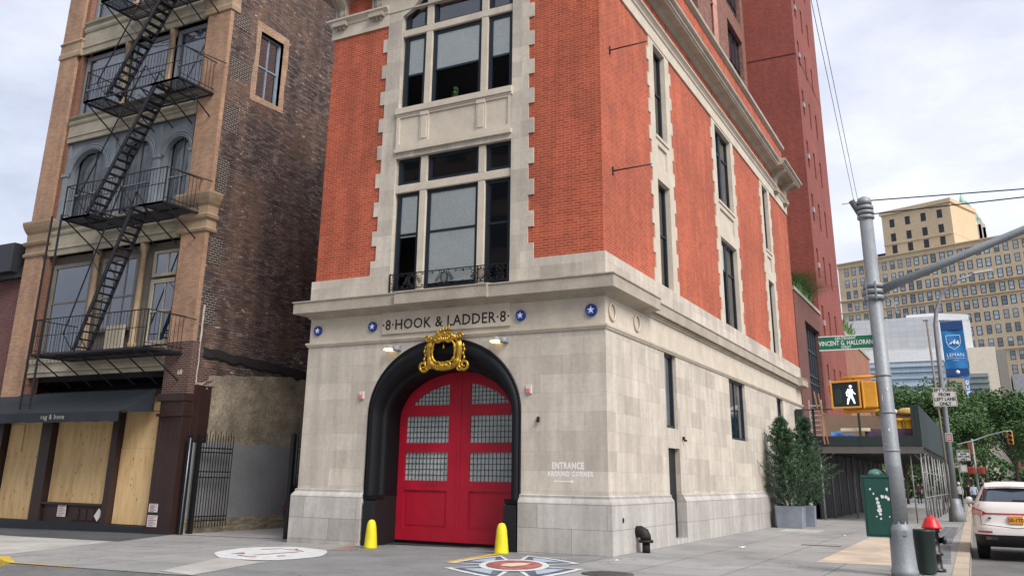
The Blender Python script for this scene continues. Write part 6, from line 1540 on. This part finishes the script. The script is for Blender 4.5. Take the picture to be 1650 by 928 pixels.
# ------------------------------------------------------------------ PEOPLE
def person(loc, label, shirt, trousers, headwear=None, rz=0, stride=.22, skin='#a9806a', seed=0, scale=1.0, hat=None):
    V = [(0, 0, .98), (0, 0, 1.15), (0, .01, 1.38), (0, 0, 1.50), (0, .01, 1.60), (0, .015, 1.70),
         (.17, 0, 1.42), (.23, .06, 1.17), (.22, -.04, .95), (.22, -.06, .86), (-.17, 0, 1.42), (-.23, -.05, 1.17), (-.22, .10, .95), (-.22, .12, .86),
         (.09, 0, .92), (.10, stride * .7, .52), (.10, stride * .4, .09), (.10, stride * .4 - .16, .03), (-.09, 0, .92), (-.10, -stride * .5, .50), (-.10, -stride, .09), (-.10, -stride - .15, .04)]
    E_ = [(0, 1), (1, 2), (2, 3), (3, 4), (4, 5), (2, 6), (6, 7), (7, 8), (8, 9), (2, 10), (10, 11), (11, 12), (12, 13), (0, 14), (14, 15), (15, 16), (16, 17), (0, 18), (18, 19), (19, 20), (20, 21)]
    R_ = [(.15, .11), (.14, .10), (.17, .11), (.06, .06), (.085, .10), (.07, .085), (.065, .065), (.048, .048), (.038, .038), (.045, .025)] + [(.065, .065), (.048, .048), (.038, .038), (.045, .025)] + [(.095, .10), (.065, .065), (.045, .045), (.045, .03)] * 2
    me = bpy.data.meshes.new('person_body'); me.from_pydata(V, E_, []); ob = bpy.data.objects.new('tmp', me); col.objects.link(ob)
    md = ob.modifiers.new('s', 'SKIN'); sv = me.skin_vertices[0].data
    for i, r_ in enumerate(R_): sv[i].radius = r_
    sv[0].use_root = True; md.use_smooth_shade = True
    sb_ = ob.modifiers.new('d', 'SUBSURF'); sb_.levels = 2; sb_.render_levels = 2
    dg = bpy.context.evaluated_depsgraph_get(); ev = ob.evaluated_get(dg); nm = bpy.data.meshes.new_from_object(ev); bpy.data.objects.remove(ob)
    t = bpy.data.objects.new('person', nm); col.objects.link(t); t.location = loc; t.rotation_euler = (0, 0, rz); t.scale = (scale,) * 3
    nm.materials.clear()
    for m_ in (pmat('skin' + skin, lin(skin), .6, var=.03), pmat('shirt' + shirt, lin(shirt), .9, var=.08), pmat('trousers' + trousers, lin(trousers), .9, var=.08), pmat('shoes', lin('#22201f'), .7)): nm.materials.append(m_)
    for p in nm.polygons:
        c = p.center; z = c.z; arm_ = abs(c.x) > .175 and z > .8
        p.material_index = 3 if z < .085 else (2 if z < .97 and not arm_ else (0 if (z > 1.485 or (arm_ and z < 1.16)) else 1))
    k = MB(); k.lathe((0, .02, 1.70), [(.088, -.06), (.098, .0), (.092, .06), (.06, .10), (.001, .115)], 14)
    if headwear == 'cap' or hat: k.box(-.06, .06, -.17, -.05, -.005 + 1.70, .01 + 1.70)
    k.build('cap' if headwear == 'cap' else ('hard_hat' if hat else 'hair'), pmat('head_' + (hat or ('cap' if headwear == 'cap' else 'hair')), lin(hat or ('#d8d6d0' if headwear == 'cap' else '#2a211c')), .7), t, local=True)
    tag(t, label, 'person'); return t
person((5.2, 58, 0), 'person in pale grey tee shirt and white cap walking away down the pavement', '#b3b0ad', '#20222b', 'cap', rz=pi, stride=.2)
person((5.75, 61, 0), 'person in dark clothes just right of the one in the white cap', '#2a2b30', '#1d1e22', None, rz=2.6, stride=.15)
person((6.2, 55, 0), 'person in a white and blue top near the kerb beyond the white suv mirror', '#9fb0c4', '#24262d', None, rz=3.3, stride=.1)
person((4.35, 31.5, 3.3), 'worker in a yellow hard hat standing on top of the sidewalk shed', '#4c5358', '#3b3f45', None, rz=.4, stride=.05, hat='#e5b81f')
person((1.9, 66, 0), 'dark clothed person seen small through the shed tunnel', '#3a3236', '#1b1b1f', None, rz=pi, stride=.2)
# ------------------------------------------------------------------ LIGHT, SKY, CAMERA
w = bpy.data.worlds.new('World'); scene.world = w; w.use_nodes = True; nt = w.node_tree; nt.nodes.clear()
out = N(nt, 'ShaderNodeOutputWorld'); sky = N(nt, 'ShaderNodeTexSky'); sky.sky_type = 'NISHITA'; sky.sun_disc = False
SUN = Vector((.70, -.34, .72)).normalized()
sky.sun_elevation = math.asin(SUN.z); sky.sun_rotation = math.atan2(SUN.x, SUN.y); sky.air_density = 1; sky.dust_density = 2
b1 = N(nt, 'ShaderNodeBackground'); nt.links.new(sky.outputs[0], b1.inputs['Color']); b1.inputs['Strength'].default_value = .08
co = N(nt, 'ShaderNodeTexCoord').outputs['Generated']
n1 = noise_node(nt, co, 2.6, 7, .6, stretch=(1, 1, 2.4)); n2 = noise_node(nt, co, .9, 3, .5, stretch=(1, 1, 1.4))
ad = N(nt, 'ShaderNodeMath', operation='MULTIPLY_ADD'); nt.links.new(n2, ad.inputs[0]); ad.inputs[1].default_value = .55; nt.links.new(n1, ad.inputs[2])
cl = ramp(nt, ad.outputs[0], [(.64, (.255, .275, .335)), (.76, (.315, .333, .39)), (.87, (.37, .382, .43)), (.98, (.43, .44, .48))])
b2 = N(nt, 'ShaderNodeBackground'); nt.links.new(cl, b2.inputs['Color']); b2.inputs['Strength'].default_value = 1.0
mx = N(nt, 'ShaderNodeMixShader'); mx.inputs[0].default_value = .90; nt.links.new(b1.outputs[0], mx.inputs[1]); nt.links.new(b2.outputs[0], mx.inputs[2]); nt.links.new(mx.outputs[0], out.inputs['Surface'])
sl = bpy.data.lights.new('sun', 'SUN'); sl.energy = 1.6; sl.angle = RAD(32); sl.color = (1, .95, .90)
so = bpy.data.objects.new('sun', sl); col.objects.link(so); so.rotation_euler = SUN.to_track_quat('Z', 'Y').to_euler(); so.location = (30, -20, 40)
cam = bpy.data.cameras.new('camera'); co_ = bpy.data.objects.new('camera', cam); col.objects.link(co_)
cam.sensor_width = 36; cam.lens = 31.114; cam.shift_x = .013926; cam.shift_y = -.0817; cam.clip_end = 2000; cam.clip_start = .1
Mx = Matrix(((0.8814731769175055, 0.12540438939617404, 0.45527879095685203), (0.47195970382282515, -0.26680477880386316, -0.8402792678478345), (0.016095848608611275, 0.9555568790645559, -0.2943670744665141))).to_4x4()
Mx.translation = Vector((7.572988, -19.364546, 1.6)); co_.matrix_world = Mx; scene.camera = co_
vs = scene.view_settings; vs.view_transform = 'Standard'; vs.look = 'None'; vs.exposure = 1.33; vs.gamma = 1; vs.use_curve_mapping = False
scene.cycles.max_bounces = 6; scene.cycles.transparent_max_bounces = 6; scene.cycles.use_denoising = True
